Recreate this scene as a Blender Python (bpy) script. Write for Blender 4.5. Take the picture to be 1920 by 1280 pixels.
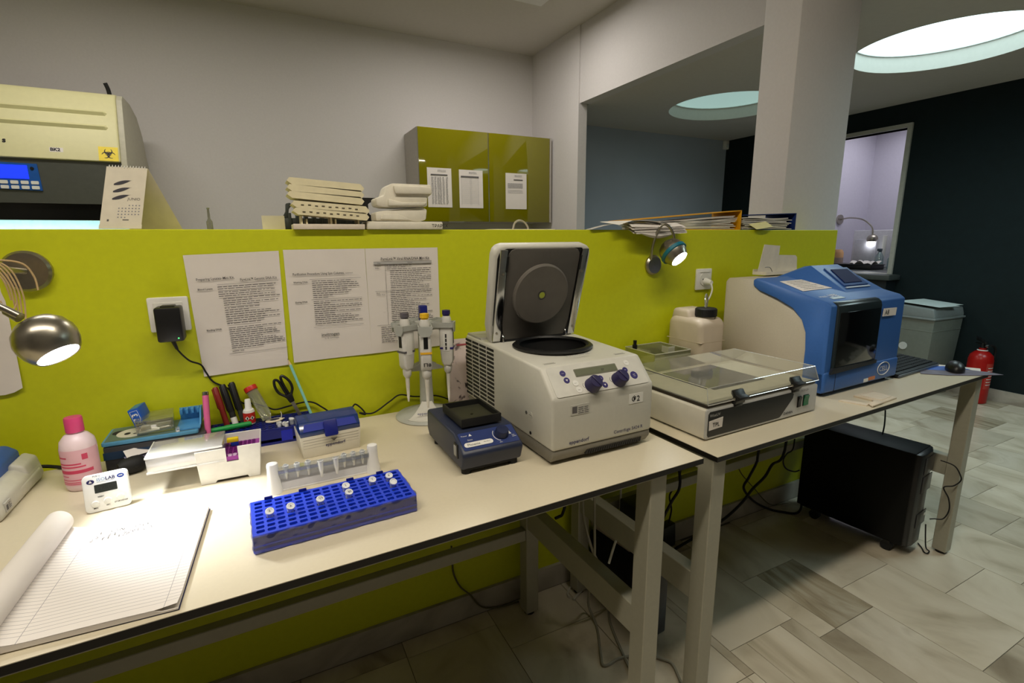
import bpy, bmesh, math, random
from mathutils import Vector, Matrix, Euler
PI = math.pi
R = math.radians
for o in list(bpy.data.objects): bpy.data.objects.remove(o)
SC = bpy.context.scene
COL = SC.collection
rnd = random.Random(7)

def lin(c):
    return tuple(((v/255)/12.92 if v/255 <= .04045 else ((v/255+.055)/1.055)**2.4) for v in c[:3])

# ------------------------------------------------------------------ camera
cd = bpy.data.cameras.new('camera'); CAM = bpy.data.objects.new('camera', cd); COL.objects.link(CAM)
def _cam():
    p, y, r = 0.202420, 0.467561, 0.0083287
    F = Vector((math.sin(y)*math.cos(p), math.cos(y)*math.cos(p), -math.sin(p)))
    r0 = Vector((math.cos(y), -math.sin(y), 0)); d0 = F.cross(r0)
    rt = math.cos(r)*r0+math.sin(r)*d0; dn = -math.sin(r)*r0+math.cos(r)*d0
    m = Matrix((rt, -dn, -F)).transposed().to_4x4(); m.translation = (0, -1.42, 1.28)
    return m
CAM.matrix_world = _cam()
cd.sensor_width = 36; cd.lens = 934.70/1920*36; cd.clip_start = .02
SC.camera = CAM
# ------------------------------------------------------------------ world, exposure, room lights
W = bpy.data.worlds.new('world'); SC.world = W; W.use_nodes = True
bg = W.node_tree.nodes['Background']; bg.inputs[0].default_value = (.75, .85, 1, 1); bg.inputs[1].default_value = .05
SC.view_settings.view_transform = 'Standard'; SC.view_settings.look = 'None'
SC.view_settings.exposure = 0.14; SC.view_settings.gamma = 1; SC.view_settings.use_curve_mapping = False
WARM = (1.0, .90, .74); WARM2 = (1.0, .94, .86); COOL = (.80, .97, 1.0); LED = (.95, .98, 1.0)
def area(name, loc, sx, sy, power, col, rot=(0, 0, 0)):
    l = bpy.data.lights.new(name, 'AREA'); l.shape = 'RECTANGLE'; l.size = sx; l.size_y = sy; l.energy = power; l.color = col
    o = bpy.data.objects.new(name, l); o.location = loc; o.rotation_euler = rot; COL.objects.link(o); return o
def spot(name, loc, to, power, col, ang=80, blend=.6, r=.02):
    l = bpy.data.lights.new(name, 'SPOT'); l.energy = power; l.color = col; l.spot_size = R(ang); l.spot_blend = blend; l.shadow_soft_size = r
    o = bpy.data.objects.new(name, l); o.location = loc
    o.rotation_euler = (Vector(to)-Vector(loc)).to_track_quat('-Z', 'Y').to_euler(); COL.objects.link(o); return o
area('ceiling_tube_light', (-.15, -1.25, 2.93), 2.9, .12, 42, WARM)
area('ceiling_tube_light', (1.6, 1.95, 2.93), .9, .3, 15, WARM2)
area('ceiling_tube_light', (-.7, 1.5, 2.93), 1.3, .3, 19, WARM2)
for _x, _y, _p in ((3.82, .33, 23), (3.82, -1.23, 23), (3.79, 1.89, 5)):
    _s = spot('skylight_daylight', (_x, _y, 2.395), (_x, _y, 0), _p, (.80, .96, 1.0), 150, .5, .4)
SKY_BIG, SKY_SMALL, SKY_THIRD, HATCH_W = 2.4, .34, 6, 8

# ------------------------------------------------------------------ materials
MATS = {}
def mat(name, col=(200, 200, 200), rough=.5, metal=0, var=.05, scale=40, bump=0, spec=.5, emit=0, ecol=None, coat=0):
    if name in MATS: return MATS[name]
    m = bpy.data.materials.new(name); m.use_nodes = True; nt = m.node_tree; b = nt.nodes['Principled BSDF']
    c = lin(col)
    b.inputs['Roughness'].default_value = rough; b.inputs['Metallic'].default_value = metal
    b.inputs['Specular IOR Level'].default_value = spec; b.inputs['Coat Weight'].default_value = coat
    tc = nt.nodes.new('ShaderNodeTexCoord'); nz = nt.nodes.new('ShaderNodeTexNoise')
    nz.inputs['Scale'].default_value = scale; nz.inputs['Detail'].default_value = 4
    nt.links.new(tc.outputs['Object'], nz.inputs['Vector'])
    rp = nt.nodes.new('ShaderNodeValToRGB'); e = rp.color_ramp.elements
    e[0].position = .3; e[1].position = .7
    e[0].color = tuple(max(0, v*(1-var)) for v in c)+(1,); e[1].color = tuple(min(1, v*(1+var)) for v in c)+(1,)
    nt.links.new(nz.outputs['Fac'], rp.inputs['Fac']); nt.links.new(rp.outputs['Color'], b.inputs['Base Color'])
    if bump:
        bp = nt.nodes.new('ShaderNodeBump'); bp.inputs['Strength'].default_value = bump; bp.inputs['Distance'].default_value = .002
        nt.links.new(nz.outputs['Fac'], bp.inputs['Height']); nt.links.new(bp.outputs['Normal'], b.inputs['Normal'])
    if emit:
        b.inputs['Emission Color'].default_value = (ecol or lin(col))+(1,) if not ecol else tuple(ecol)+(1,)
        b.inputs['Emission Strength'].default_value = emit
    MATS[name] = m; return m
def clear(name, col=(240, 245, 245), gloss=.12, tint=.9, rough=.05, milky=0):
    """clear or milky thin plastic: transparent + glossy + a little diffuse"""
    if name in MATS: return MATS[name]
    m = bpy.data.materials.new(name); m.use_nodes = True; nt = m.node_tree; nt.nodes.clear()
    out = nt.nodes.new('ShaderNodeOutputMaterial'); tr = nt.nodes.new('ShaderNodeBsdfTransparent'); c = lin(col)
    tr.inputs[0].default_value = tuple(v*tint for v in c)+(1,)
    gl = nt.nodes.new('ShaderNodeBsdfGlossy'); gl.inputs['Roughness'].default_value = rough; gl.inputs[0].default_value = (1, 1, 1, 1)
    lw = nt.nodes.new('ShaderNodeLayerWeight'); lw.inputs[0].default_value = .35
    mm = nt.nodes.new('ShaderNodeMath'); mm.operation = 'MULTIPLY_ADD'; mm.inputs[1].default_value = .55; mm.inputs[2].default_value = gloss*.4
    nt.links.new(lw.outputs['Fresnel'], mm.inputs[0])
    mx = nt.nodes.new('ShaderNodeMixShader'); nt.links.new(mm.outputs[0], mx.inputs[0])
    last = tr
    if milky:
        df = nt.nodes.new('ShaderNodeBsdfDiffuse'); df.inputs[0].default_value = c+(1,)
        m2 = nt.nodes.new('ShaderNodeMixShader'); m2.inputs[0].default_value = milky
        nt.links.new(tr.outputs[0], m2.inputs[1]); nt.links.new(df.outputs[0], m2.inputs[2]); last = m2
    nt.links.new(last.outputs[0], mx.inputs[1]); nt.links.new(gl.outputs[0], mx.inputs[2]); nt.links.new(mx.outputs[0], out.inputs[0])
    MATS[name] = m; return m
def ramp_mat(name, stops, scale, rough=.4, stretch=(1, 1, 1), detail=8, dist=1.5, bump=0, coat=0):
    """veined stone and the like: warped noise through a colour ramp, shifted per object"""
    if name in MATS: return MATS[name]
    m = bpy.data.materials.new(name); m.use_nodes = True; nt = m.node_tree; b = nt.nodes['Principled BSDF']
    b.inputs['Roughness'].default_value = rough; b.inputs['Coat Weight'].default_value = coat
    tc = nt.nodes.new('ShaderNodeTexCoord'); oi = nt.nodes.new('ShaderNodeObjectInfo'); mp = nt.nodes.new('ShaderNodeMapping')
    mp.inputs['Scale'].default_value = stretch
    ml = nt.nodes.new('ShaderNodeVectorMath'); ml.operation = 'SCALE'; ml.inputs[0].default_value = (37, 19, 11)
    nt.links.new(oi.outputs['Random'], ml.inputs['Scale']); nt.links.new(ml.outputs[0], mp.inputs['Location'])
    nt.links.new(tc.outputs['Object'], mp.inputs['Vector'])
    nz = nt.nodes.new('ShaderNodeTexNoise'); nz.inputs['Scale'].default_value = scale; nz.inputs['Detail'].default_value = detail
    nz.inputs['Distortion'].default_value = dist; nt.links.new(mp.outputs[0], nz.inputs['Vector'])
    rp = nt.nodes.new('ShaderNodeValToRGB'); el = rp.color_ramp.elements
    while len(el) < len(stops): el.new(.5)
    for e, (p, c) in zip(el, stops): e.position = p; e.color = lin(c)+(1,)
    nt.links.new(nz.outputs['Fac'], rp.inputs['Fac'])
    hs = nt.nodes.new('ShaderNodeHueSaturation'); mr = nt.nodes.new('ShaderNodeMapRange')
    mr.inputs['To Min'].default_value = .86; mr.inputs['To Max'].default_value = 1.14
    nt.links.new(oi.outputs['Random'], mr.inputs['Value']); nt.links.new(mr.outputs[0], hs.inputs['Value'])
    nt.links.new(rp.outputs['Color'], hs.inputs['Color']); nt.links.new(hs.outputs[0], b.inputs['Base Color'])
    MATS[name] = m; return m
M_LIME = mat('lime_paint', (200, 206, 15), .55, var=.03, scale=60, bump=.05)
M_WALL = mat('white_wall_paint', (208, 204, 203), .85, var=.02, scale=80, bump=.05)
M_CEIL = mat('ceiling_paint', (205, 200, 192), .9, var=.02)
M_BLUELIT = mat('white_paint_blue_lit', (172, 182, 196), .85, var=.03, scale=3)  # white wall with the dim blue light mixed into its colour
M_DARK = mat('dark_teal_paint', (18, 31, 33), .75, var=.1, scale=20, spec=.25)
M_UNSEEN = mat('grey_wall_paint', (128, 124, 118), .9)
M_STONE = ramp_mat('marble_slab', [(.24, (150, 138, 117)), (.38, (188, 177, 155)), (.5, (206, 196, 175)), (.66, (216, 207, 188)), (.8, (184, 172, 150))], 2.3, .24, (1.2, .75, 1), dist=2.0, detail=7)
M_STONE2 = ramp_mat('brown_veined_marble', [(.25, (122, 110, 88)), (.45, (166, 154, 130)), (.62, (186, 176, 154)), (.78, (146, 132, 108))], 4, .24, (2.6, .6, 1), dist=2.5)
M_SKIRT = ramp_mat('marble_skirting', [(.3, (150, 143, 130)), (.6, (190, 184, 172))], 4, .35)
M_TOP = mat('cream_laminate', (216, 206, 182), .32, var=.015, scale=150)
M_EDGE = mat('black_laminate_edge', (24, 21, 19), .5)
M_FRAME = mat('grey_beige_powder_coat', (166, 163, 146), .45, var=.03, scale=80)
M_WHITE = mat('white_plastic', (232, 231, 226), .4, var=.02)
M_PAPER = mat('white_paper', (226, 219, 213), .9, var=.02, scale=15)
M_INK = mat('black_ink', (34, 32, 34), .8)
M_GREYINK = mat('grey_ink', (96, 93, 94), .8)
M_LGREYINK = mat('pale_grey_ink', (150, 150, 155), .8)
M_BLACK = mat('black_plastic', (16, 16, 17), .4)
M_SOFTBLACK = mat('black_rubber', (13, 13, 14), .7)
M_STEEL = mat('brushed_nickel', (176, 170, 158), .3, metal=1, var=.06, scale=90)
M_CHROME = mat('polished_steel', (205, 205, 205), .14, metal=1, var=.03)
M_CREAM = mat('cream_plastic', (222, 217, 203), .42, var=.02)
M_CGREY = mat('centrifuge_light_grey', (205, 203, 193), .42, var=.015, scale=100)
M_DGREY = mat('dark_grey_plastic', (88, 86, 82), .5, var=.03)
M_NAVY = mat('navy_ink', (34, 32, 92), .5)
M_PURP = mat('dark_violet_plastic', (40, 34, 78), .4)
M_BLUE = mat('royal_blue_plastic', (22, 62, 214), .38, var=.05)
M_DBLUE = mat('deep_blue_plastic', (16, 28, 120), .4, var=.05)
M_ABLUE = mat('analyser_blue_paint', (52, 100, 172), .42, var=.03, scale=120, bump=.03)
M_RED = mat('red_plastic', (196, 36, 26), .4)
M_YELLOW = mat('yellow_plastic', (232, 206, 22), .5)
M_GREEN = mat('green_plastic', (24, 146, 66), .45)
M_LED = mat('lit_lamp_glass', (255, 255, 255), .3, emit=28, ecol=LED)

# ------------------------------------------------------------------ mesh helpers
I4 = Matrix.Identity(4)
def T(x=0, y=0, z=0): return Matrix.Translation((x, y, z))
def RX(a): return Matrix.Rotation(R(a), 4, 'X')
def RY(a): return Matrix.Rotation(R(a), 4, 'Y')
def RZ(a): return Matrix.Rotation(R(a), 4, 'Z')
def frame(o, x, y):
    x = Vector(x).normalized(); y = Vector(y); z = x.cross(y).normalized(); y = z.cross(x)
    m = Matrix((x, y, z)).transposed().to_4x4(); m.translation = o; return m
def smooth_path(pts, n=6):
    P = [Vector(p) for p in pts]
    if len(P) < 3: return P
    out = []
    for i in range(len(P)-1):
        a, b, c, d = P[max(i-1, 0)], P[i], P[i+1], P[min(i+2, len(P)-1)]
        for k in range(n):
            t = k/n
            out.append(.5*((2*b)+(c-a)*t+(2*a-5*b+4*c-d)*t*t+(3*b-3*c+d-a)*t**3))
    return out+[P[-1]]
class G:
    def __init__(s): s.v = []; s.f = []
    def add(s, v, f, m=None):
        k = len(s.v); s.v += [(m @ Vector(p) if m else Vector(p)) for p in v]; s.f += [tuple(k+i for i in q) for q in f]; return s
    def box(s, x0, x1, y0, y1, z0, z1, m=None):
        v = [(x0, y0, z0), (x1, y0, z0), (x1, y1, z0), (x0, y1, z0), (x0, y0, z1), (x1, y0, z1), (x1, y1, z1), (x0, y1, z1)]
        return s.add(v, [(3, 2, 1, 0), (4, 5, 6, 7), (0, 1, 5, 4), (1, 2, 6, 5), (2, 3, 7, 6), (3, 0, 4, 7)], m)
    def prism(s, poly, a, b, ax='z', m=None):
        n = len(poly)
        def P(p, h): return {'z': (p[0], p[1], h), 'y': (p[0], h, p[1]), 'x': (h, p[0], p[1])}[ax]
        area_ = sum(poly[i][0]*poly[(i+1) % n][1]-poly[(i+1) % n][0]*poly[i][1] for i in range(n))
        if (area_ < 0) != (ax == 'y'): poly = poly[::-1]
        v = [P(p, a) for p in poly]+[P(p, b) for p in poly]
        if a > b: v = v[n:]+v[:n]
        f = [tuple(range(n))[::-1], tuple(range(n, 2*n))]+[(i, (i+1) % n, n+(i+1) % n, n+i) for i in range(n)]
        return s.add(v, f, m)
    def lathe(s, prof, n=24, m=None, caps=True):
        v = []; f = []
        for r, z in prof: v += [(r*math.cos(2*PI*i/n), r*math.sin(2*PI*i/n), z) for i in range(n)]
        for k in range(len(prof)-1):
            f += [(k*n+i, k*n+(i+1) % n, (k+1)*n+(i+1) % n, (k+1)*n+i) for i in range(n)]
        if caps:
            if prof[0][0] > 1e-6: f.append(tuple(range(n))[::-1])
            if prof[-1][0] > 1e-6: f.append(tuple(range((len(prof)-1)*n, len(prof)*n)))
        return s.add(v, f, m)
    def cyl(s, p0, p1, r0, r1=None, n=16):
        p0, p1 = Vector(p0), Vector(p1); q = (p1-p0).to_track_quat('Z', 'Y').to_matrix().to_4x4(); q.translation = p0
        return s.lathe([(r0, 0), (r0 if r1 is None else r1, (p1-p0).length)], n, q)
    def tube(s, pts, r, n=8, sm=6):
        P = smooth_path(pts, sm) if sm else [Vector(p) for p in pts]
        v = []; f = []; N = None
        for i, p in enumerate(P):
            t = (P[min(i+1, len(P)-1)]-P[max(i-1, 0)]).normalized()
            if N is None: N = t.orthogonal().normalized()
            N = (N-t*N.dot(t)).normalized(); B = t.cross(N)
            rr = r(i/(len(P)-1)) if callable(r) else r
            v += [p+rr*(math.cos(2*PI*k/n)*N+math.sin(2*PI*k/n)*B) for k in range(n)]
        for i in range(len(P)-1): f += [(i*n+k, i*n+(k+1) % n, (i+1)*n+(k+1) % n, (i+1)*n+k) for k in range(n)]
        f += [tuple(range(n))[::-1], tuple(range((len(P)-1)*n, len(P)*n))]
        return s.add(v, f)
    def sph(s, c, r, nu=20, nv=12, m=None):
        r = (r, r, r) if not hasattr(r, '__len__') else r
        v = [(c[0], c[1], c[2]-r[2])]
        for j in range(1, nv):
            a = -PI/2+PI*j/nv
            v += [(c[0]+r[0]*math.cos(a)*math.cos(2*PI*i/nu), c[1]+r[1]*math.cos(a)*math.sin(2*PI*i/nu), c[2]+r[2]*math.sin(a)) for i in range(nu)]
        v.append((c[0], c[1], c[2]+r[2])); f = []
        for i in range(nu):
            f.append((0, 1+(i+1) % nu, 1+i)); k = 1+(nv-2)*nu; f.append((k+i, k+(i+1) % nu, len(v)-1))
        for j in range(nv-2):
            f += [(1+j*nu+i, 1+j*nu+(i+1) % nu, 1+(j+1)*nu+(i+1) % nu, 1+(j+1)*nu+i) for i in range(nu)]
        return s.add(v, f, m)
    def grid(s, fn, nu, nv, th=0, m=None):
        k = lambda i, j: i*(nv+1)+j
        v = [fn(i/nu, j/nv) for i in range(nu+1) for j in range(nv+1)]
        f = [(k(i, j), k(i+1, j), k(i+1, j+1), k(i, j+1)) for i in range(nu) for j in range(nv)]
        if th:
            n = len(v); v += [(Vector(p)-Vector((0, 0, th))) if not callable(th) else th(p) for p in v]
            f += [tuple(n+q for q in reversed(t)) for t in f]
            e = [k(i, 0) for i in range(nu+1)]+[k(nu, j) for j in range(1, nv+1)]+[k(i, nv) for i in range(nu-1, -1, -1)]+[k(0, j) for j in range(nv-1, 0, -1)]
            f += [(e[(i+1) % len(e)], e[i], n+e[i], n+e[(i+1) % len(e)]) for i in range(len(e))]
        return s.add(v, f, m)
def rrect(x0, x1, y0, y1, r, n=4):
    out = []
    for cx, cy, a in ((x1-r, y1-r, 0), (x0+r, y1-r, 90), (x0+r, y0+r, 180), (x1-r, y0+r, 270)):
        out += [(cx+r*math.cos(R(a+90*i/n)), cy+r*math.sin(R(a+90*i/n))) for i in range(n+1)]
    return out
def obj(name, g, m, parent=None, bev=0, seg=2, ang=35, smooth=True, loc=None, kind=None, recalc=False):
    me = bpy.data.meshes.new(name); me.from_pydata([tuple(p) for p in g.v], [], g.f)
    if bev:
        bm = bmesh.new(); bm.from_mesh(me); bmesh.ops.remove_doubles(bm, verts=bm.verts, dist=1e-6)
        ed = [e for e in bm.edges if len(e.link_faces) == 2 and e.calc_face_angle(0) > R(30)]
        bmesh.ops.bevel(bm, geom=ed, offset=bev, segments=seg, profile=.5, affect='EDGES', clamp_overlap=True)
        bm.to_mesh(me); bm.free()
    me.validate()
    if recalc:
        bm = bmesh.new(); bm.from_mesh(me); bmesh.ops.remove_doubles(bm, verts=bm.verts, dist=1e-6); bmesh.ops.recalc_face_normals(bm, faces=bm.faces); bm.to_mesh(me); bm.free()
    if smooth:
        me.polygons.foreach_set('use_smooth', [True]*len(me.polygons)); me.set_sharp_from_angle(angle=R(ang))
    me.materials.append(m); o = bpy.data.objects.new(name, me); COL.objects.link(o)
    if parent: o.parent = parent
    if loc: o.location = loc
    if kind: o['kind'] = kind
    return o
def tag(o, label, cat, group=None):
    o['label'] = label; o['category'] = cat
    if group: o['group'] = group
    return o
def thing(name, label, cat, loc=(0, 0, 0), rz=0, group=None, m=None):
    o = bpy.data.objects.new(name, None); COL.objects.link(o); o.empty_display_size = .02
    if m is not None: o.matrix_world = m
    else: o.location = loc; o.rotation_euler = (0, 0, R(rz))
    return tag(o, label, cat, group)
def struct(name, g, m, parent=None, **k):
    o = obj(name, g, m, parent, **k)
    if not parent: o['kind'] = 'structure'
    return o
def cut(o, g):
    bm = bmesh.new(); bm.from_mesh(o.data); bmesh.ops.remove_doubles(bm, verts=bm.verts, dist=1e-6); bmesh.ops.recalc_face_normals(bm, faces=bm.faces); bm.to_mesh(o.data); bm.free()
    c = obj('cutter', g, M_BLACK, smooth=False, recalc=True); c.parent = o.parent; bpy.context.view_layer.update(); md = o.modifiers.new('b', 'BOOLEAN'); md.object = c; md.operation = 'DIFFERENCE'; md.solver = 'EXACT'
    bpy.context.view_layer.update()
    me = bpy.data.meshes.new_from_object(o.evaluated_get(bpy.context.evaluated_depsgraph_get()))
    o.modifiers.clear(); o.data = me; bpy.data.objects.remove(c)
    me.polygons.foreach_set('use_smooth', [True]*len(me.polygons)); me.set_sharp_from_angle(angle=R(35))
    return o
_TX = {}
def text(name, s, size, m, mt, parent=None, align='LEFT', bold=0, sx=1, fit=0):
    """flat lettering in the local XY plane of m"""
    key = (s, size, align, bold)
    if key not in _TX:
        c = bpy.data.curves.new('t', 'FONT'); c.body = s; c.size = size; c.align_x = align; c.resolution_u = 2; c.offset = bold*size
        o = bpy.data.objects.new('t', c); COL.objects.link(o); bpy.context.view_layer.update()
        me = bpy.data.meshes.new_from_object(o.evaluated_get(bpy.context.evaluated_depsgraph_get()))
        _TX[key] = ([tuple(v.co) for v in me.vertices], [tuple(p.vertices) for p in me.polygons]); bpy.data.objects.remove(o)
    v, f = _TX[key]
    if fit:
        xs_ = [p[0] for p in v]; sx = fit/(max(xs_)-min(xs_))
    g = G().add([(x*sx, y, z) for x, y, z in v], f, m)
    return obj(name, g, mt, parent, smooth=False)
def para(g, x0, x1, y, h, m, rr, last=1.0):
    """one line of small print as word bars"""
    x = x0; e = x0+(x1-x0)*last
    while x < e-.004:
        w = rr.uniform(.004, .016); w = min(w, e-x); g.add([(x, y, 0), (x+w, y, 0), (x+w, y+h, 0), (x, y+h, 0)], [(0, 1, 2, 3)], m); x += w+.0022
def card(g, x0, x1, y0, y1, m=None, z=0): return g.add([(x0, y0, z), (x1, y0, z), (x1, y1, z), (x0, y1, z)], [(0, 1, 2, 3)], m)
def disc(g, cx, cy, rx, ry=None, m=None, n=20, z=0): return g.add([(cx+rx*math.cos(2*PI*i/n), cy+(ry or rx)*math.sin(2*PI*i/n), z) for i in range(n)], [tuple(range(n))], m)
def cable(name, label, pts, r, mt, cat='cable', n=6): return tag(obj(name, G().tube(pts, r, n), mt), label, cat)
def copy_thing(t, name=None):
    c = t.copy(); COL.objects.link(c)
    for ch in t.children:
        d = ch.copy(); COL.objects.link(d); d.parent = c
        for q in ch.children:
            e = q.copy(); COL.objects.link(e); e.parent = d
    return c
# ------------------------------------------------------------------ room shell
ZL, XW, XD, YB, ZC, PT = 2.39, 2.53, 5.08, 3.11, 2.98, 1.309
struct('wall_partition', G().box(-2.2, 2.405, 0, .155, 0, PT), M_LIME, bev=.002, seg=1)
struct('wall_back', G().box(-2.3, XW+.12, YB, YB+.1, 0, ZC), M_WALL)
struct('wall_left', G().box(-2.3, -2.2, -3.3, YB, 0, ZC), M_UNSEEN)
struct('wall_front', G().box(-2.3, XD+.1, -3.4, -3.3, 0, ZC), M_UNSEEN)
struct('wall_column', G().box(2.222, 2.652, .158, .345, 0, ZC), M_WALL, bev=.008)
struct('wall_return', G().box(XW, XW+.085, 2.319, YB, 0, ZC), M_WALL)
struct('wall_beam', G().box(XW+.012, XW+.11, -3.3, 2.319, ZL-.001, ZC), M_WALL)
struct('ceiling', G().box(-2.3, XW+.11, -3.4, YB+.1, ZC, ZC+.1), M_CEIL)
SKY = [(3.82, .33, .487), (3.79, 1.89, .487), (3.82, -1.23, .487)]
low = struct('ceiling_lower', G().box(XW+.11, XD+.1, -3.3, 3.1, ZL, ZL+.17), M_CEIL, smooth=False)
for x, y, r in SKY: cut(low, G().cyl((x, y, ZL-.2), (x, y, ZL+.4), r, n=64))
low['kind'] = 'structure'
struct('wall_blue_lit', G().box(XW+.085, XD, 2.985, 3.09, 0, ZL), M_BLUELIT)
# dark wall with the hatch opening
HY0, HY1, HZ0, HZ1 = 1.09, 2.1, .9, 2.185
dw = struct('wall_dark', G().box(XD, XD+.1, -3.3, 3.09, 0, ZL), M_DARK, smooth=False)
cut(dw, G().box(XD-.1, XD+.2, HY0, HY1, HZ0, HZ1)); dw['kind'] = 'structure'
w1 = struct('window_1', G().box(XD-.02, XD+.1, HY0-.035, HY0, HZ0, HZ1+.035).box(XD-.02, XD+.1, HY1, HY1+.035, HZ0, HZ1+.035).box(XD-.02, XD+.1, HY0, HY1, HZ1, HZ1+.035).box(XD+.001, XD+.099, HY0, HY1, HZ0, HZ0+.045), mat('hatch_frame_paint', (178, 176, 165), .5))
M_LILAC = mat('lilac_white_paint', (214, 210, 224), .85, var=.02)
struct('wall_hatch', G().box(XD+.1, 6.7, 2.16, 2.26, 0, 2.5).box(6.6, 6.7, .3, 2.16, 0, 2.5).box(XD+.1, 6.7, .2, .3, 0, 2.5), M_LILAC)
struct('ceiling_hatch', G().box(XD+.1, 6.7, .2, 2.6, 2.5, 2.55), M_CEIL)
struct('baseboard_partition', G().box(-2.2, 2.405, -.012, 0, 0, .086), M_SKIRT)
struct('baseboard_dark', G().box(XD-.015, XD, -3.3, HY0-.1, 0, .095), M_SKIRT)
# floor: bed plus loose marble slabs in strips 30 cm wide
M_BED = mat('floor_grout', (120, 114, 100), .9)
fl = struct('floor', G().box(-2.3, 6.7, -3.4, 3.2, -.1, -.003), M_BED)
JO = {-3: [-.085], -2: [-.2], -1: [-.195], 0: [-.527], 1: [-.622], 2: [-.515, -.925], 3: [-.705], 6: [-.42], 8: [-.16], 10: [-.04]}
BROWN = {(1, -.622), (2, -.515)}
x0 = 1.213
for k in range(-6, 13):
    xa = x0+.3045*k; xb = xa+.3045
    top = -.013 if k < 4 else 1.0
    js = sorted(JO.get(k, [])); y = js[0] if js else rnd.uniform(-.9, -.5)
    cuts = list(js) or [y]
    while cuts[0] > -1.5: cuts.insert(0, cuts[0]-rnd.choice((.3, .42, .5, .6)))
    while cuts[-1] < top: cuts.append(cuts[-1]+rnd.choice((.3, .38, .45, .55)))
    for a, b in zip(cuts[:-1], cuts[1:]):
        b = min(b, top)
        if b-a < .02: continue
        g = .0011
        cx, cy = (xa+xb)/2, (a+b)/2; hw, hh = .15225-g, (b-a)/2-g
        dz = -rnd.uniform(0, .0007)
        vein = {(0, 1): (1.287, 1.452), (1, 0): (1.6,), (-1, 1): (1.181,)}
        mt = M_STONE2 if (k == 1 and abs(a+.622) < .01) or rnd.random() < .07 else M_STONE
        sx_ = [xa]+[q for q, (kk, lo, hi) in ((1.287, (0, -9, -.53)), (1.452, (0, -9, -.53)), (1.604, (1, -.65, -.3)), (1.18, (-1, -9, -.2)), (2.05, (2, -9, -.93))) if kk == k and a >= lo-.6 and b <= hi+.02]+[xb]
        for p, q in zip(sx_[:-1], sx_[1:]):
            hw = (q-p)/2-g; dz = -rnd.uniform(0, .0007)
            obj('slab', G().box(-hw, hw, -hh, hh, -.0029, dz), mt if q-p > .1 or k != 1 else M_STONE, fl, loc=((p+q)/2, cy, 0), smooth=False)
# skylights: frosted glass at the top of each round shaft
for (x, y, r), e, nm, lb in ((SKY[0], SKY_BIG, 'bright', 'glowing round skylight beside the column over the marble floor'), (SKY[1], SKY_SMALL, 'dim', 'dim greenish round skylight beyond the column near the blue lit wall'), (SKY[2], SKY_THIRD, 'third', 'third round skylight in the row, seen only mirrored in the green cabinet')):
    t = thing('window_2', lb, 'skylight', (x, y, ZL)); t.name = {'bright': 'window_2', 'dim': 'window_3', 'third': 'window_4'}[nm]; t['kind'] = 'structure'; del t['category']
    obj('frosted_glass', G().cyl((0, 0, .105), (0, 0, .115), r+.006, n=48), mat('skylight_glass_'+nm, (225, 250, 250), .4, emit=e, ecol=(.72, .97, 1.0) if nm != 'dim' else (.66, 1.0, .93)), t)
    obj('glazing_ring', G().lathe([(r+.002, .1), (r-.012, .1), (r-.012, .106), (r+.002, .106)], 48, caps=False), mat('skylight_ring_paint', (222, 226, 224), .7), t)
# ceiling tube lamps
for x, y, w, lb in ((-.15, -1.25, 2.9, 'long white ceiling tube lamp above the bench'), (1.6, 1.95, .9, 'white ceiling tube lamp in front of the green wall cabinet'), (-.7, 1.5, 1.3, 'white ceiling tube lamp before the safety cabinet')):
    t = thing('ceiling_lamp', lb, 'lamp', (x, y, ZC))
    obj('housing', G().box(-w/2, w/2, -.17, .17, -.03, 0), M_WHITE, t, bev=.006)
    obj('tube', G().cyl((-w/2+.02, 0, -.038), (w/2-.02, 0, -.038), .008, n=10), mat('lit_tube', (255, 250, 235), .4, emit=5, ecol=(1, .93, .78)), t)
# motion sensor in the corner of the blue lit and dark walls
t = thing('motion_sensor', 'small white motion sensor high in the corner of the blue lit wall', 'sensor', (5.045, 2.98, 2.34))
obj('housing', G().box(-.032, .03, -.04, .004, -.05, .046), M_WHITE, t, bev=.008)
obj('lens', G().sph((0, -.041, -.012), (.018, .006, .022), 12, 8), mat('sensor_lens', (200, 205, 205), .3), t)
# counter under the hatch with what stands on it
t = thing('counter', 'dark counter with a grey top under the hatch in the dark wall', 'counter', (XD, 1.6, 0))
obj('worktop', G().box(-.2, -.021, -.62, .5, .9, .945), mat('dark_grey_worktop', (66, 72, 70), .4), t, bev=.004)
ti = thing('counter', 'inner grey counter inside the hatch room carrying the tray and pale case', 'counter', (XD+.101, 1.6, 0))
obj('worktop', G().box(0, 1.4, -.9, .555, .9, .945), MATS['dark_grey_worktop'], ti, bev=.004)
obj('support_panel', G().box(.03, 1.3, -.88, -.86, 0, .9), mat('dark_panel', (20, 30, 34), .5), ti)
obj('front_panel', G().box(-.17, -.021, -.59, .5, 0, .899), mat('dark_panel', (20, 30, 34), .5), t)
t = thing('tray', 'black flat tray with papers on the hatch counter', 'tray', (5.62, 1.66, .945))
obj('base', G().box(-.12, .12, -.2, .24, 0, .045), M_BLACK, t, bev=.008)
obj('rim', G().box(-.125, .125, -.205, .245, .045, .052), mat('tray_rim', (40, 42, 44), .4), t, bev=.002)
g = G().grid(lambda u, v: (-.1+.2*u, -.19+.22*v, .054+.035*abs(math.sin(u*5+v*3))*abs(math.sin(v*7+1))), 12, 12, .001)
tag(obj('crumpled_paper', g, M_PAPER, loc=(5.62, 1.66, .945)), 'crumpled white paper lying on the black tray in the hatch', 'paper')
t = thing('plastic_case', 'pale white case with a raised square lid standing in the hatch', 'case', (6.12, 1.78, .945))
obj('shell', G().box(-.06, .06, -.19, .2, 0, .4), mat('pale_case_plastic', (222, 220, 228), .5), t, bev=.01)
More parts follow.
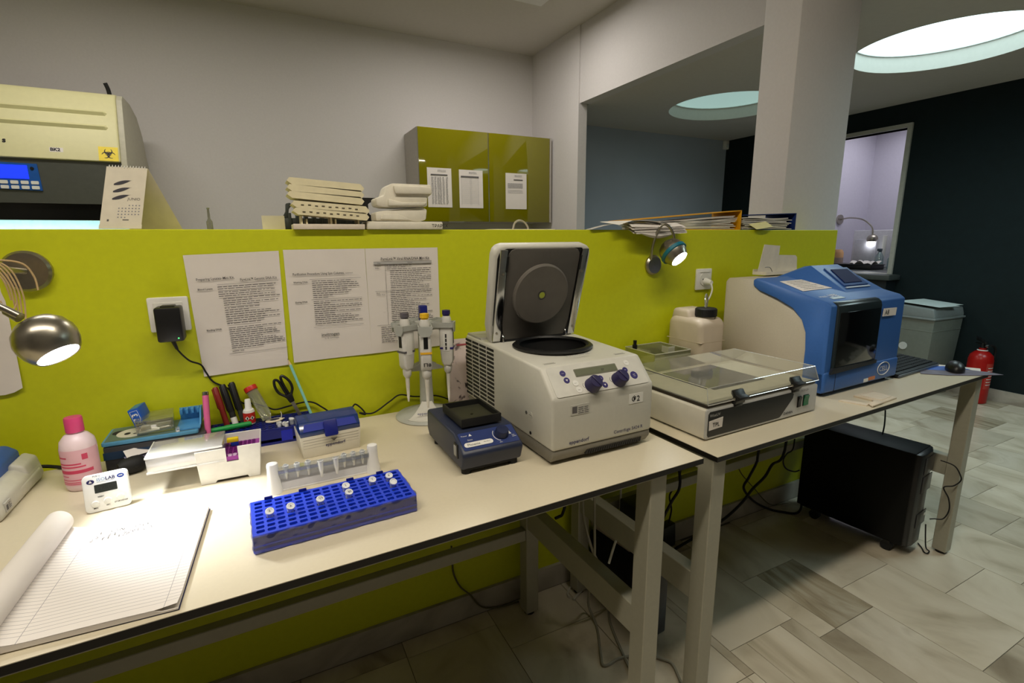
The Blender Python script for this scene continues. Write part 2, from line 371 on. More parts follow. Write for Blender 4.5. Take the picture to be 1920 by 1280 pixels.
obj('raised_lid', G().box(-.075, -.06, -.06, .17, .03, .3), mat('case_lid_plastic', (206, 205, 214), .5), t, bev=.006)
obj('rib', G().box(-.068, -.06, -.15, -.11, .1, .34), M_WHITE, t, bev=.003)
t = thing('pump_bottle', 'tan cylindrical jar beside the pale case in the hatch', 'jar', (5.92, 2.04, .945))
obj('body', G().lathe([(0, 0), (.05, 0), (.052, .02), (.052, .15), (.04, .18), (.03, .19), (0, .19)], 20), mat('tan_cardboard', (186, 142, 98), .7), t)
obj('band', G().lathe([(.053, .03), (.053, .1)], 20, caps=False), mat('striped_band', (140, 120, 112), .7), t)
t = thing('squeeze_bottle', 'clear plastic squeeze bottle on the hatch counter near the frame', 'bottle', (5.95, 1.5, .945))
obj('body', G().lathe([(0, 0), (.038, 0), (.042, .01), (.042, .1), (.02, .14), (.012, .15), (0, .15)], 18), clear('bottle_clear', (215, 235, 235), .3, .85, milky=.25), t)
obj('nozzle', G().cyl((0, 0, .15), (-.02, 0, .22), .006, .003, 8), M_WHITE, t)
t = thing('spray_bottle', 'clear bottle with a blue grey spray head inside the hatch', 'bottle', (5.9, 1.6, .945))
obj('body', G().lathe([(0, 0), (.035, 0), (.04, .01), (.04, .12), (.014, .17), (.014, .18), (0, .18)], 18), MATS['bottle_clear'], t)
obj('spray_head', G().box(-.04, .02, -.012, .012, .18, .205).cyl((0, 0, .17), (0, 0, .19), .016, n=12), mat('spray_head_plastic', (60, 76, 84), .4), t, bev=.003)
# wall lamp inside the hatch room
t = thing('wall_lamp', 'small chrome wall lamp with a curved arm shining in the hatch', 'lamp', (6.06, 2.16, 1.47))
obj('base', G().cyl((0, 0, 0), (0, -.02, 0), .055, n=20), M_STEEL, t)
obj('arm', G().tube([(0, -.02, 0), (.0, -.12, .015), (0, -.26, -.01), (0, -.36, -.09), (0, -.38, -.17)], .008), M_STEEL, t)
hd = obj('head', G().sph((0, -.385, -.22), (.055, .055, .05), 20, 12), M_STEEL, t)
obj('lens', G().lathe([(0, -.001), (.046, -.001), (.04, -.012), (0, -.016)], 18, T(0, -.385, -.257)), M_LED, t)
spot('hatch_lamp_light', (6.06, 1.775, 1.18), (5.9, 1.7, .95), 8, LED, 110)
area('hatch_room_fill', (5.9, 1.4, 2.48), .9, .9, HATCH_W, (.95, .95, 1.0))  # unseen area light added to brighten the room behind the hatch
# ------------------------------------------------------------------ benches
def bench(label, ox, oy, rz, z, w, d, x_legs, right_origin=False):
    """origin at a front corner of the top, x along the front edge, y towards the wall"""
    t = thing('lab_bench', label, 'bench', (ox, oy, 0), rz)
    a, b = (-w, 0) if right_origin else (0, w)
    obj('worktop', G().box(a, b, 0, d, z-.0012, z), M_TOP, t, smooth=False)
    obj('worktop_edge', G().box(a-.0004, b+.0004, -.0004, d, z-.0135, z-.0011), M_EDGE, t)
    for lx in x_legs:
        for y in (.012, d-.09):
            l = obj('leg', G().box(lx, lx+.047, y, y+.047, .012, z-.0136), M_FRAME, t, bev=.002, seg=1)
            obj('foot', G().cyl((lx+.0235, y+.0235, 0), (lx+.0235, y+.0235, .013), .018, n=14), M_SOFTBLACK, l)
        obj('side_rail', G().box(lx+.004, lx+.043, .059, d-.09, .335, .415), M_FRAME, t, bev=.002, seg=1)
        obj('side_rail', G().box(lx+.004, lx+.043, .059, d-.09, z-.055, z-.0136), M_FRAME, t, bev=.002, seg=1)
    xs = [x+.047 for x in x_legs]
    obj('front_rail', G().box(xs[0], x_legs[-1], .012, .05, z-.025, z-.0136), M_FRAME, t, bev=.002, seg=1)
    obj('rear_rail', G().box(xs[0], x_legs[-1], d-.085, d-.055, .292, .331), M_FRAME, t, bev=.002, seg=1)
    return t
Z1, Z2 = .786, .764
bench('cream topped bench with black edge nearest the notebook and centrifuge', .868, -.668, 1.16, Z1, 1.95, .655, (-1.85, -.145), True)
bench('second cream topped bench carrying the blue analyser and the clear lidded box', .94, -.647, 1.65, Z2, 1.5, .64, (0.002, 1.447))

# ------------------------------------------------------------------ wall sheets
WALLM = lambda x, z, y=-.0012, rot=0: T(x, y, z) @ RX(90) @ RZ(rot)
def sheet(label, P, y0=-.001, curl=.006, group=None, mt=None, name='printed_sheet'):
    """sheet of paper hung on the partition; P = corners tl tr br bl as x,z"""
    tl, tr, br, bl = [Vector((p[0], 0, p[1])) for p in P]
    def fn(u, v):
        p = (tl*(1-u)+tr*u)*v+(bl*(1-u)+br*u)*(1-v)
        return (p.x, y0-.0006-curl*(1-v)**2*(.6+.4*math.cos(u*6))*.7, p.z)
    t = tag(obj(name, G().grid(fn, 12, 10, lambda p: (p[0], p[1]-.0003, p[2])), mt or M_PAPER), label, 'paper', group)
    return t, tl, tr, br, bl
def page_m(tl, tr, bl, y):
    return frame(Vector((tl.x, y, tl.z)), (tr-tl), Vector((tl-bl)))
rr = random.Random(3)
def prints(t, m, spec, hn):
    g = G()
    for x0, x1, y, h, last in spec: para(g, x0, x1, -y, h, m, rr, last)
    obj('body_text', g, M_GREYINK, t, smooth=False)
def rule(g, x0, x1, y, m, w=.0007): g.add([(x0, -y, 0), (x1, -y, 0), (x1, -y-w, 0), (x0, -y-w, 0)], [(0, 1, 2, 3)], m)
def body(x0, x1, y0, n, step, h=.0017):
    return [(x0, x1, y0+i*step, h, 1 if rr.random() < .55 else rr.uniform(.35, .95)) for i in range(n)]
# sheet 1
t, tl, tr, br, bl = sheet('printed instruction sheet beside the socket headed Preparing Lysates', ((-.154, 1.249), (.053, 1.256), (.049, .958), (-.144, .951)), curl=.003)
m = page_m(tl, tr, bl, -.0055)
text('heading', 'Preparing Lysates–Mini Kit,', .0088, m @ T(.018, -.062, 0), M_INK, t, bold=.01, fit=.081)
text('heading', 'PureLink™ Genomic DNA Kits', .0092, m @ T(.111, -.069, 0), M_INK, t, bold=.01, fit=.083)
text('side_heading', 'Blood Lysate', .006, m @ T(.018, -.085, 0), M_INK, t, bold=.02)
text('side_heading', 'Binding DNA', .006, m @ T(.022, -.186, 0), M_INK, t, bold=.02)
prints(t, m, body(.06, .19, .081, 2, .005)+body(.06, .186, .094, 3, .005)+body(.068, .196, .111, 4, .0052)+body(.068, .192, .134, 7, .0055)+body(.068, .15, .173, 1, .005)+body(.07, .19, .184, 5, .0052)+body(.07, .194, .21, 6, .0052)+body(.07, .13, .244, 1, .005), 0)
g = G(); rule(g, .06, .197, .074, m); rule(g, .062, .198, .249, m); obj('print_lines', g, M_GREYINK, t, smooth=False, kind='stuff')
# sheet 2
t, tl, tr, br, bl = sheet('middle printed sheet with a small logo near its foot', ((.063, 1.258), (.267, 1.258), (.268, .964), (.063, .962)), curl=.003)
m = page_m(tl, tr, bl, -.0055)
text('heading', 'Purification Procedure Using Spin Columns,', .0088, m @ T(.017, -.066, 0), M_INK, t, bold=.01, fit=.128)
text('heading', 'continued', .005, m @ T(.148, -.0655, 0), M_INK, t, fit=.019)
text('side_heading', 'Washing DNA', .0058, m @ T(.017, -.086, 0), M_INK, t, bold=.02)
text('side_heading', 'Eluting DNA', .0058, m @ T(.017, -.138, 0), M_INK, t, bold=.02)
prints(t, m, body(.062, .182, .083, 9, .0055)+body(.062, .186, .137, 12, .0055), 0)
g = G(); [rule(g, .057, .188, y, m) for y in (.077, .131, .205)]; obj('print_lines', g, M_GREYINK, t, smooth=False, kind='stuff')
text('logo_lettering', 'invitrogen', .0115, m @ T(.098, -.231, 0), M_INK, t, align='CENTER', bold=.01)
text('logo_lettering', 'by life technologies', .0048, m @ T(.101, -.239, 0), M_INK, t, align='CENTER')
# sheet 3
t, tl, tr, br, bl = sheet('printed sheet with a ruled table behind the pipette stand', ((.268, 1.258), (.475, 1.258), (.474, .966), (.268, .964)), curl=.003)
m = page_m(tl, tr, bl, -.0055)
text('heading', 'PureLink™ Viral RNA/DNA Mini Kit', .0105, m @ T(.04, -.0325, 0), M_INK, t, bold=.01, fit=.139)
g = G(); card(g, .02, .186, -.0435, -.037, m, .0001); obj('table_header', g, mat('pale_print_grey', (178, 176, 174), .8), t, smooth=False)
g = G(); [rule(g, .02, .186, y, m) for y in (.0365, .0438, .118, .215)]
g.add([(.051, -.0365, 0), (.0517, -.0365, 0), (.0517, -.215, 0), (.051, -.215, 0)], [(0, 1, 2, 3)], m); obj('print_lines', g, M_INK, t, smooth=False)
text('table_heading', 'Step', .005, m @ T(.03, -.0422, .0002), M_INK, t); text('table_heading', 'Action', .005, m @ T(.115, -.0422, .0002), M_INK, t)
text('side_heading', 'Prepare\nlysate', .005, m @ T(.023, -.05, 0), M_GREYINK, t); text('side_heading', 'Bind,\nWash, Elute', .005, m @ T(.023, -.125, 0), M_GREYINK, t)
prints(t, m, body(.055, .183, .048, 3, .005)+body(.064, .183, .064, 10, .0052)+body(.062, .184, .12, 17, .0053)+body(.03, .11, .222, 8, .006), 0)
# sheet at the picture edge under the lamp, its lower corner rounded
g = G().grid(lambda u, v: (-.69+.209*u-.004*(v > .9), -.0015-.006*(1-v)**2*u-.0015*math.sin(u*4), .96+.24*v+.012*max(0, u-.9)*10*max(0, .12-v)*8), 14, 12, lambda p: (p[0], p[1]-.0003, p[2]))
tag(obj('blank_sheet', g, M_PAPER), 'blank white sheet on the green wall under the wall lamp', 'paper')
# socket and black plug-in adapter
t = thing('wall_socket', 'white wall socket with a black adapter plugged in beside the papers', 'socket', (-.1965, 0, 1.112))
obj('plate', G().box(-.041, .041, -.01, 0, -.041, .041), M_WHITE, t, bev=.004)
obj('insert', G().box(-.029, .029, -.0125, -.009, -.029, .029), mat('socket_insert_plastic', (222, 221, 214), .4), t, bev=.002)
t = thing('power_adapter', 'black plug in power adapter with a tiny green light', 'adapter', (-.193, -.012, 1.094))
obj('housing', G().box(-.026, .026, -.05, 0, -.04, .04), M_BLACK, t, bev=.005)
obj('top_bump', G().box(-.014, .014, -.04, -.008, .038, .043), M_BLACK, t, bev=.002)
obj('indicator_light', G().cyl((.0155, -.0503, -.032), (.0155, -.0496, -.032), .0016, n=10), mat('green_indicator', (60, 220, 90), .4, emit=1.5, ecol=(.1, 1, .25)), t, smooth=False)
obj('strain_relief', G().cyl((0, -.025, -.04), (.006, -.025, -.062), .005, .003, 10), M_BLACK, t)
cable('adapter_cable', 'thin black cable running from the adapter down behind the pens and bench tools',
      [(-.187, -.037, 1.032), (-.178, -.035, 1.016), (-.165, -.03, .999), (-.147, -.012, .984), (-.139, -.0045, .962), (-.126, -.003, .935), (-.095, -.003, .912), (-.07, -.003, .872), (-.045, -.004, .866), (-.015, -.008, .853), (.006, -.012, .843), (.039, -.012, .847), (.08, -.012, .852), (.103, -.012, .846), (.125, -.012, .828), (.16, -.012, .80), (.2, -.014, .818), (.211, -.014, .825), (.228, -.016, .808), (.236, -.016, .791), (.22, -.016, .799), (.258, -.016, .792), (.308, -.013, .818), (.339, -.012, .833), (.385, -.010, .82), (.45, -.010, .813), (.5, -.012, .79)], .0022, M_SOFTBLACK)
t = thing('wall_socket', 'white wall socket under the teal ringed lamp with a pale plug in it', 'socket', (1.558, 0, 1.12))
obj('plate', G().box(-.041, .041, -.01, 0, -.041, .041), M_WHITE, t, bev=.004)
obj('insert', G().cyl((0, -.01, 0), (0, -.0125, 0), .025, n=24), MATS['socket_insert_plastic'], t)
obj('top_line', G().box(-.026, .026, -.0125, -.0095, .027, .029), MATS['socket_insert_plastic'], t)
obj('contact_hole', G().cyl((-.009, -.0128, 0), (-.009, -.012, 0), .003, n=10).cyl((.009, -.0128, 0), (.009, -.012, 0), .003, n=10), M_BLACK, t)
t = thing('cable_plug', 'pale plug with a white cable in the socket above the canister', 'plug', (1.562, -.0125, 1.112))
obj('body', G().cyl((0, 0, 0), (0, -.03, -.004), .014, .009, 14), M_WHITE, t)
obj('cable', G().tube([(0, -.028, -.004), (.002, -.034, -.03), (-.004, -.03, -.06), (-.014, -.02, -.095), (-.012, -.012, -.2)], .003), M_WHITE, t)
# mottled card leaning on the wall behind the mixer
mm_ = ramp_mat('mottled_pink_print', [(.3, (52, 44, 48)), (.38, (120, 104, 106)), (.43, (222, 206, 204)), (.7, (232, 216, 216))], 9, .7, dist=2.5)
t = tag(obj('mottled_card', G().grid(lambda u, v: (.487+.16*u, -.004-.012*(1-v)-.004*math.sin(u*3), .787+.195*v), 8, 8, lambda p: (p[0], p[1]-.0006, p[2])), mm_), 'pale pink card with dark ink blots leaning behind the pipette stand', 'card')
obj('red_bar', G().box(.522, .56, -.0105, -.0098, .961, .966), mat('faded_red_ink', (178, 82, 92), .8), t)

# ------------------------------------------------------------------ wall lamps
t = thing('wall_lamp', 'nickel wall lamp with an oval head shining on the notebook', 'lamp', (-.436, 0, 1.222))
obj('base', G().lathe([(.043, 0), (.043, .01), (.038, .016), (0, .018)], 32, RX(90)), M_STEEL, t)
obj('arm', G().tube([(0, -.016, 0), (-.03, -.07, .01), (-.075, -.14, .02), (-.085, -.2, .012), (-.05, -.225, -.01), (.012, -.238, -.04), (.052, -.246, -.068)], .0065, 12), M_STEEL, t)
ax = Vector((.44, -.33, -.74)).normalized(); hc = Vector((.083, -.25, -.112))
hm = Matrix.Translation(hc) @ ax.to_track_quat('Z', 'Y').to_matrix().to_4x4()
obj('head', G().lathe([(0, -.043), (.016, -.041), (.031, -.034), (.042, -.022), (.0475, -.006), (.0478, .004), (.045, .018), (.0395, .03), (.034, .037), (.032, .036), (.032, .03)], 40, hm, caps=False), M_STEEL, t)
obj('neck', G().cyl(hc-Vector((.022, 0, -.024))-ax*.02, hc-ax*.034-Vector((.034, -.004, -.026)), .009, .008, 14), M_STEEL, t)
obj('lit_lens', G().lathe([(.033, .035), (.02, .0365), (0, .037)], 30, hm, caps=False), M_LED, t)
g = G()
for k in range(5):
    a = k*.006
    g.tube([(-.05-a, -.1, .018), (-.04-a, -.115, .03-a*.4), (-.02+a, -.125, .02), (0+a, -.125, -.01-a), (.004+a*.6, -.12, -.05-2*a)], .0016, 6)
g.tube([(-.03, -.12, .02), (-.008, -.1, .026), (.022, -.09, .018), (.034, -.085, -.008), (.036, -.085, -.035)], .0018, 6)
g.tube([(-.01, -.125, -.05), (.0, -.13, -.075), (.012, -.12, -.05), (.002, -.11, .0)], .0014, 6)
obj('twine', g, mat('natural_twine', (196, 168, 124), .9), t)
spot('bench_lamp_light', Vector((-.436, 0, 1.222))+hc+ax*.045, Vector((-.436, 0, 1.222))+hc+ax*.6, 17, LED, 66, 1, .03)

t = thing('wall_lamp', 'wall lamp with a teal ring around its round head shining by the loose papers', 'lamp', (1.298, 0, 1.183))
obj('base', G().lathe([(.036, 0), (.036, .008), (.03, .014), (0, .015)], 28, RX(90)), M_STEEL, t)
obj('arm', G().tube([(-.02, -.012, .02), (-.032, -.03, .06), (-.034, -.05, .11), (-.022, -.066, .142), (0, -.075, .135), (.018, -.08, .105), (.02, -.082, .07)], .005, 10), M_STEEL, t)
ax = Vector((.15, -.75, -.65)).normalized(); hc = Vector((.012, -.085, .05))
hm = Matrix.Translation(hc) @ ax.to_track_quat('Z', 'Y').to_matrix().to_4x4()
obj('head', G().lathe([(0, -.042), (.02, -.04), (.034, -.03), (.043, -.014), (.045, .002), (.043, .016), (.037, .03), (.031, .04), (.029, .039)], 32, hm, caps=False), M_STEEL, t)
obj('teal_ring', G().lathe([(.0455, .0), (.048, .002), (.048, .013), (.0445, .015)], 32, hm, caps=False), mat('teal_plastic', (12, 112, 134), .4), t)
obj('lit_lens', G().lathe([(.03, .0395), (.018, .0405), (0, .041)], 24, hm, caps=False), M_LED, t)
spot('far_lamp_light', Vector((1.298, 0, 1.183))+hc+ax*.048, Vector((1.298, 0, 1.183))+hc+ax*.6, 2.2, LED, 92, .9, .03)
# ------------------------------------------------------------------ centrifuge
t = thing('centrifuge', 'pale grey benchtop centrifuge with its lid raised and two violet knobs', 'centrifuge', (.678, -.548, Z1), .8)
W2 = .1425
prof = [(0, .036), (.0, .155), (.055, .2135), (.31, .2205), (.48, .2205), (.48, .036)]
b = obj('body', G().prism(prof, -W2, W2, 'x'), M_CGREY, t, bev=.007, seg=3)
cut(b, G().cyl((-.004, .222, .05), (-.004, .222, .3), .094, n=48))
obj('skirt', G().prism([(.0025, .037), (.003, .022), (.014, .006), (.47, .006), (.476, .037)], -W2+.002, W2-.002, 'x'), mat('centrifuge_skirt_grey', (126, 122, 112), .5), t, bev=.004)
g = G()
for i in range(24):
    x = -.05+i*.0068; g.prism([(x, .012), (x+.0036, .012), (x+.0066, .0225), (x+.003, .0225)], .0016, .02, 'y')
obj('skirt_grille', g, mat('grille_shadow', (40, 38, 34), .8), t, kind='stuff')
for x in (-.12, .12):
    for y in (.05, .43): obj('foot', G().cyl((x, y, 0), (x, y, .009), .012, n=14), M_SOFTBLACK, t)
obj('bowl_rim', G().lathe([(.087, .005), (.0955, .0015), (.1045, .0005), (.1055, .004), (.1, .0085), (.094, .009), (.088, .003)], 48, T(-.004, .222, .219), caps=False), M_BLACK, t)
obj('rotor_bowl', G().lathe([(0, .075), (.085, .075), (.092, .085), (.0935, .222)], 40, T(-.004, .222, 0), caps=False), M_SOFTBLACK, t)
obj('rotor', G().lathe([(.078, .08), (.078, .1), (.03, .165), (.012, .17), (.012, .185), (0, .186)], 32, T(-.004, .222, 0)), M_BLACK, t)
# rear housing block left of the lid
obj('rear_cover', G().prism([(.375, .219), (.382, .2265), (.474, .2265), (.478, .219)], -W2+.004, W2-.004, 'x'), mat('centrifuge_mid_grey', (168, 166, 156), .45), t, bev=.002)
# side vents
g = G()
for j in range(4):
    y = .29+j*.049
    for i in range(15):
        z = .044+i*.0114
        g.box(-W2-.0006, -W2+.002, y, y+.043, z, z+.0068)
obj('vent_slots', g, mat('vent_slot_shade', (30, 28, 25), .8), t, kind='stuff')  # raised dark bars stand in for the shade inside the vent openings
obj('side_cap', G().cyl((-W2-.0012, .094, .093), (-W2+.001, .094, .093), .0085, n=18), mat('side_cap_plastic', (198, 196, 186), .4), t)
obj('side_slot', G().box(-W2-.0016, -W2, .088, .1, .0925, .0935), M_DGREY, t)
obj('side_port', G().cyl((-W2-.001, .115, .093), (-W2+.001, .115, .093), .0045, n=12), M_DGREY, t)
obj('side_screw', G().cyl((-W2-.001, .095, .049), (-W2+.001, .095, .049), .004, n=12), M_BLACK, t)
# control panel on the slope
sl = frame((0, 0, .155), (1, 0, 0), (0, .055, .0585)); sl = sl @ T(0, 0, .0006)
obj('panel_plate', G().prism(rrect(-.13, .13, .003, .078, .006), -.0008, .0004, 'z', sl), mat('panel_light_grey', (212, 210, 202), .4), t)
obj('display', G().prism(rrect(-.0615, .058, .045, .065, .002), 0, .0012, 'z', sl), mat('lcd_frame', (120, 120, 104), .3), t)
obj('display_glass', G().prism(rrect(-.059, .0555, .0475, .0625, .001), .001, .0016, 'z', sl), mat('lcd_glass', (112, 116, 96), .2), t)
text('display_digits', 'EP', .008, sl @ T(.012, .051, .0018), M_INK, t)
for x, y, a in ((-.031, .018, 25), (.046, .021, 25)):
    k = obj('knob', G().lathe([(.0, 0), (.0185, 0), (.0185, .004), (.0172, .006), (.0165, .022), (.0148, .0245), (0, .025)], 24, sl @ T(x, y, 0)), M_PURP, t)
    obj('knob_ridge', G().box(-.0025, .0025, -.0155, .0155, .022, .0268, sl @ T(x, y, 0) @ RZ(a)), M_PURP, k, bev=.001)
    obj('scale_print', G().tube([sl @ Vector((x-.0235+.004*abs(q), y+.004+.006*q, .0005)) for q in (-1, -.3, .3, 1)], .0006, 4), M_GREYINK, t)
for x, y, r_ in ((-.092, .059, .0078), (-.089, .041, .0078), (0, .033, .0078), (.004, .015, .0078), (.078, .044, .0075), (.096, .027, .0105)):
    obj('violet_button', G().cyl(sl @ Vector((x, y, -.001)), sl @ Vector((x, y, .0014)), r_, r_*.93, 22), mat('violet_button_plastic', (52, 44, 112), .4), t)
g = G()
for x, y in ((-.089, .041), (.004, .015)): g.add([(x-.003, y+.002, .0016), (x, y-.003, .0016), (x+.003, y+.002, .0016)], [(2, 1, 0)], sl)
g.add([(-.003, .031, .0016), (.003, .031, .0016), (0, .036, .0016)], [(0, 1, 2)], sl)
obj('arrow_mark', g, M_WHITE, t, smooth=False)
text('button_lettering', 'short', .0032, sl @ T(-.092, .058, .0017), M_WHITE, t, 'CENTER'); text('button_lettering', 'start\nstop', .0038, sl @ T(.096, .0275, .0017), M_WHITE, t, 'CENTER'); text('button_lettering', 'fast', .003, sl @ T(.078, .043, .0017), M_WHITE, t, 'CENTER')
for x, y in ((-.07, .031), (-.068, .014), (.091, .062)):
    b_ = obj('pale_button', G().cyl(sl @ Vector((x, y, -.001)), sl @ Vector((x, y, .0013)), .0078, .0074, 22), M_WHITE, t)
    text('button_lettering', 'menu', .0028, sl @ T(x, y-.001, .0016), M_GREYINK, t, 'CENTER')
FR = lambda x, z, y=-.0006: T(x, y, z) @ RX(90)
text('maker_lettering', 'eppendorf', .0125, FR(-.099, .046), M_NAVY, t, bold=.01, fit=.054)
text('model_lettering', 'Centrifuge 5424 R', .0118, FR(.026, .047), M_NAVY, t, fit=.087)
obj('tag_label', G().prism(rrect(.0685, .1105, .1125, .1365, .001), -.0008, 0, 'y'), M_WHITE, t)
text('tag_lettering', 'Ф2', .019, FR(.0755, .117, -.001), M_INK, t, bold=.02)
obj('asset_label', G().prism(rrect(-.0955, -.045, .1125, .136, .002), -.0008, 0, 'y'), mat('silver_label', (196, 194, 186), .4), t)
g = G(); card(g, -.092, -.079, .117, .1325, FR(0, 0, -.001)); obj('label_block', g, M_GREYINK, t, smooth=False)
g = G(); [para(g, -.076, -.048, .115+.0042*i, .0018, FR(0, 0, -.001), rr) for i in range(4)]; obj('label_print', g, M_GREYINK, t, smooth=False)
g = G(); [para(g, -.03, .04, .09+.007*i, .0016, T(-.02, 0, .2186) @ RX(2), rr) for i in range(2)]; obj('top_print', g, M_GREYINK, t, smooth=False)
for x in (-.118, .085):
    g = G(); [g.box(x, x+.03, .075+i*.006, .0765+i*.006, .2135, .2148) for i in range(2)]
    obj('top_slot', g, mat('slot_grey', (150, 148, 140), .5), t)
# lid leaning towards the viewer
L = frame((0, .333, .216), (1, 0, 0), (0, -.25, .968))          # x across, y up the lid, z out of its inner face
L = frame((0, .333, .216), (1, 0, 0), (0, -.25, .968)); 
ol = [(-.136, 0), (-.136, .03)]+[p for p in rrect(-.146, .146, .03, .272, .024, 5)[0:12]][::-1]+[(.136, .03), (.136, 0)]
ol = [(-.13, 0), (-.142, .05), (-.147, .245), (-.143, .259), (-.135, .268), (-.12, .272), (.12, .272), (.135, .268), (.143, .259), (.147, .245), (.142, .05), (.13, 0)]
lid = obj('lid', G().prism(ol, -.03, .002, 'z', L), M_CGREY, t, bev=.007, seg=3)
il = [(x*.93, .012+y*.925) for x, y in ol]
obj('lid_lining', G().prism([(x*.8, y) for x, y in il], .0015, .0075, 'z', L), mat('lid_lining_grey', (84, 80, 75), .55), lid, bev=.002)
obj('lid_seal', G().prism(il, .001, .0035, 'z', L), M_BLACK, lid)
di = obj('lid_disc', G().lathe([(.0, .013), (.012, .013), (.0125, .0165), (.08, .0165), (.084, .0135), (.0845, .007)], 48, L @ T(0, .139, 0), caps=False), mat('lid_disc_grey', (104, 99, 92), .5), lid)
obj('lid_hole', G().lathe([(.0088, .0172), (.0115, .0172)], 24, L @ T(0, .139, 0), caps=False), M_DGREY, di)
obj('peep_glass', G().cyl(L @ Vector((0, .139, .0162)), L @ Vector((0, .139, .0172)), .0085, n=20), mat('peep_lime', (176, 188, 62), .3), di)
for s in (-1, 1):
    r_ = obj('lid_rail', G().prism([(s*.1085, .012), (s*.131, .012), (s*.133, .262), (s*.113, .262)], .003, .011, 'z', L), M_CHROME, lid, bev=.001)
    for y in (.035, .2):
        obj('screw', G().cyl(L @ Vector((s*.121, y, .011)), L @ Vector((s*.121, y, .0125)), .0034, n=10), M_STEEL, r_)
    obj('rail_slot', G().box(s*.1115-.003, s*.1115+.003, .205, .245, .0108, .0116, L), M_BLACK, r_)
    obj('lid_strut', G().tube([(s*.1, .315, .214), (s*.1, .318, .235), (s*.1, .33, .243)], .0025, 8), M_CHROME, t)
obj('hinge_bar', G().box(-.105, .105, .322, .345, .212, .228), M_BLACK, t, bev=.003)

# ------------------------------------------------------------------ vortex mixer
t = thing('shaker', 'navy blue shaker with a square black tray beside the centrifuge', 'shaker', (.417, -.506, Z1), .2)
t.scale = (1.08, 1.04, 1.04)
bp = [(.012, .012), (.0, .045), (.005, .052), (.056, .078), (.23, .078), (.236, .07), (.238, .03), (.225, .012)]
b = obj('housing', G().prism(bp, -.0665, .0665, 'x'), mat('navy_painted_housing', (34, 42, 66), .42, var=.04), t, bev=.006, seg=3)
for x in (-.052, .052):
    for y in (.025, .2): obj('foot', G().cyl((x, y, 0), (x, y, .013), .01, n=12), M_SOFTBLACK, t)
obj('base_plate', G().box(-.058, .058, .016, .222, .007, .012), M_SOFTBLACK, t)
sl = frame((0, .005, .052), (1, 0, 0), (0, .051, .026)) @ T(0, 0, .0005)
obj('control_panel', G().prism(rrect(-.06, .062, .004, .052, .004), -.001, .0004, 'z', sl), mat('control_panel_blue', (34, 52, 110), .4), t)
pl = obj('maker_plate', G().prism([(-.056, .012)]+[(p[0], p[1]) for p in rrect(-.04, .006, .012, .0235, .0055, 4)[0:5]]+[(.006-.0, .0175)]+rrect(-.04, .006, .012, .0235, .0055, 4)[15:20][::-1][:0]+[(-.056, .0235)][:0]+[(-.056, .0235)], .0004, .0012, 'z', sl) if False else G().prism(rrect(-.056, .006, .0115, .0235, .0055, 4), .0004, .0012, 'z', sl), M_WHITE, t)
text('maker_lettering', 'Phoenix', .0085, sl @ T(-.05, .0145, .0014), M_INK, t); text('maker_lettering', 'RS-OS 5', .004, sl @ T(-.014, .017, .0014), M_INK, t)
text('panel_lettering', 'Power', .005, sl @ T(-.055, .041, .0008), M_WHITE, t); text('panel_lettering', 'Status', .0045, sl @ T(-.045, .029, .0008), M_WHITE, t); text('panel_lettering', 'min', .004, sl @ T(.018, .008, .0008), M_WHITE, t); text('panel_lettering', 'max\nspeed', .004, sl @ T(.05, .021, .0008), M_WHITE, t)
g = G(); g.add([(-.039, .04, .0008), (-.032, .04, .0008), (-.0355, .047, .0008)], [(0, 1, 2)], sl).add([(.046, .026, .0008), (.0515, .026, .0008), (.0487, .036, .0008)], [(0, 1, 2)], sl)
obj('triangle_mark', g, M_WHITE, t, smooth=False)
obj('dial_arc', G().tube([sl @ Vector((.03+.0185*math.cos(R(a)), .03+.0185*math.sin(R(a)), .0007)) for a in range(140, 260, 15)], .0007, 5), M_WHITE, t)
k = obj('dial', G().lathe([(0, 0), (.0152, 0), (.0152, .003), (.014, .005), (.0132, .014), (.012, .0155), (0, .016)], 24, sl @ T(.03, .03, 0)), mat('dial_navy', (26, 36, 70), .35), t)
obj('switch_frame', G().box(-.0685, -.0655, .028, .05, .032, .062), M_BLACK, t, bev=.001)
obj('switch', G().box(-.07, -.068, .032, .046, .036, .058), mat('switch_grey', (150, 150, 148), .4), t, bev=.001)
tr = obj('tray', G().box(-.045, .045, .063, .183, .083, .0855).box(-.045, .045, .063, .067, .0855, .101).box(-.045, .045, .179, .183, .0855, .101).box(-.045, -.041, .067, .179, .0855, .101).box(.041, .045, .067, .179, .0855, .101), mat('black_tray_rubber', (18, 18, 18), .55), t)
obj('tray_mat', G().box(-.041, .041, .067, .179, .0856, .0885), mat('tray_mat_olive', (46, 46, 32), .6), tr)
obj('screw', G().cyl((0, .12, .0885), (0, .12, .09), .003, n=10), M_BLACK, tr)
obj('tray_stem', G().cyl((0, .123, .077), (0, .123, .084), .02, n=16), M_BLACK, t)

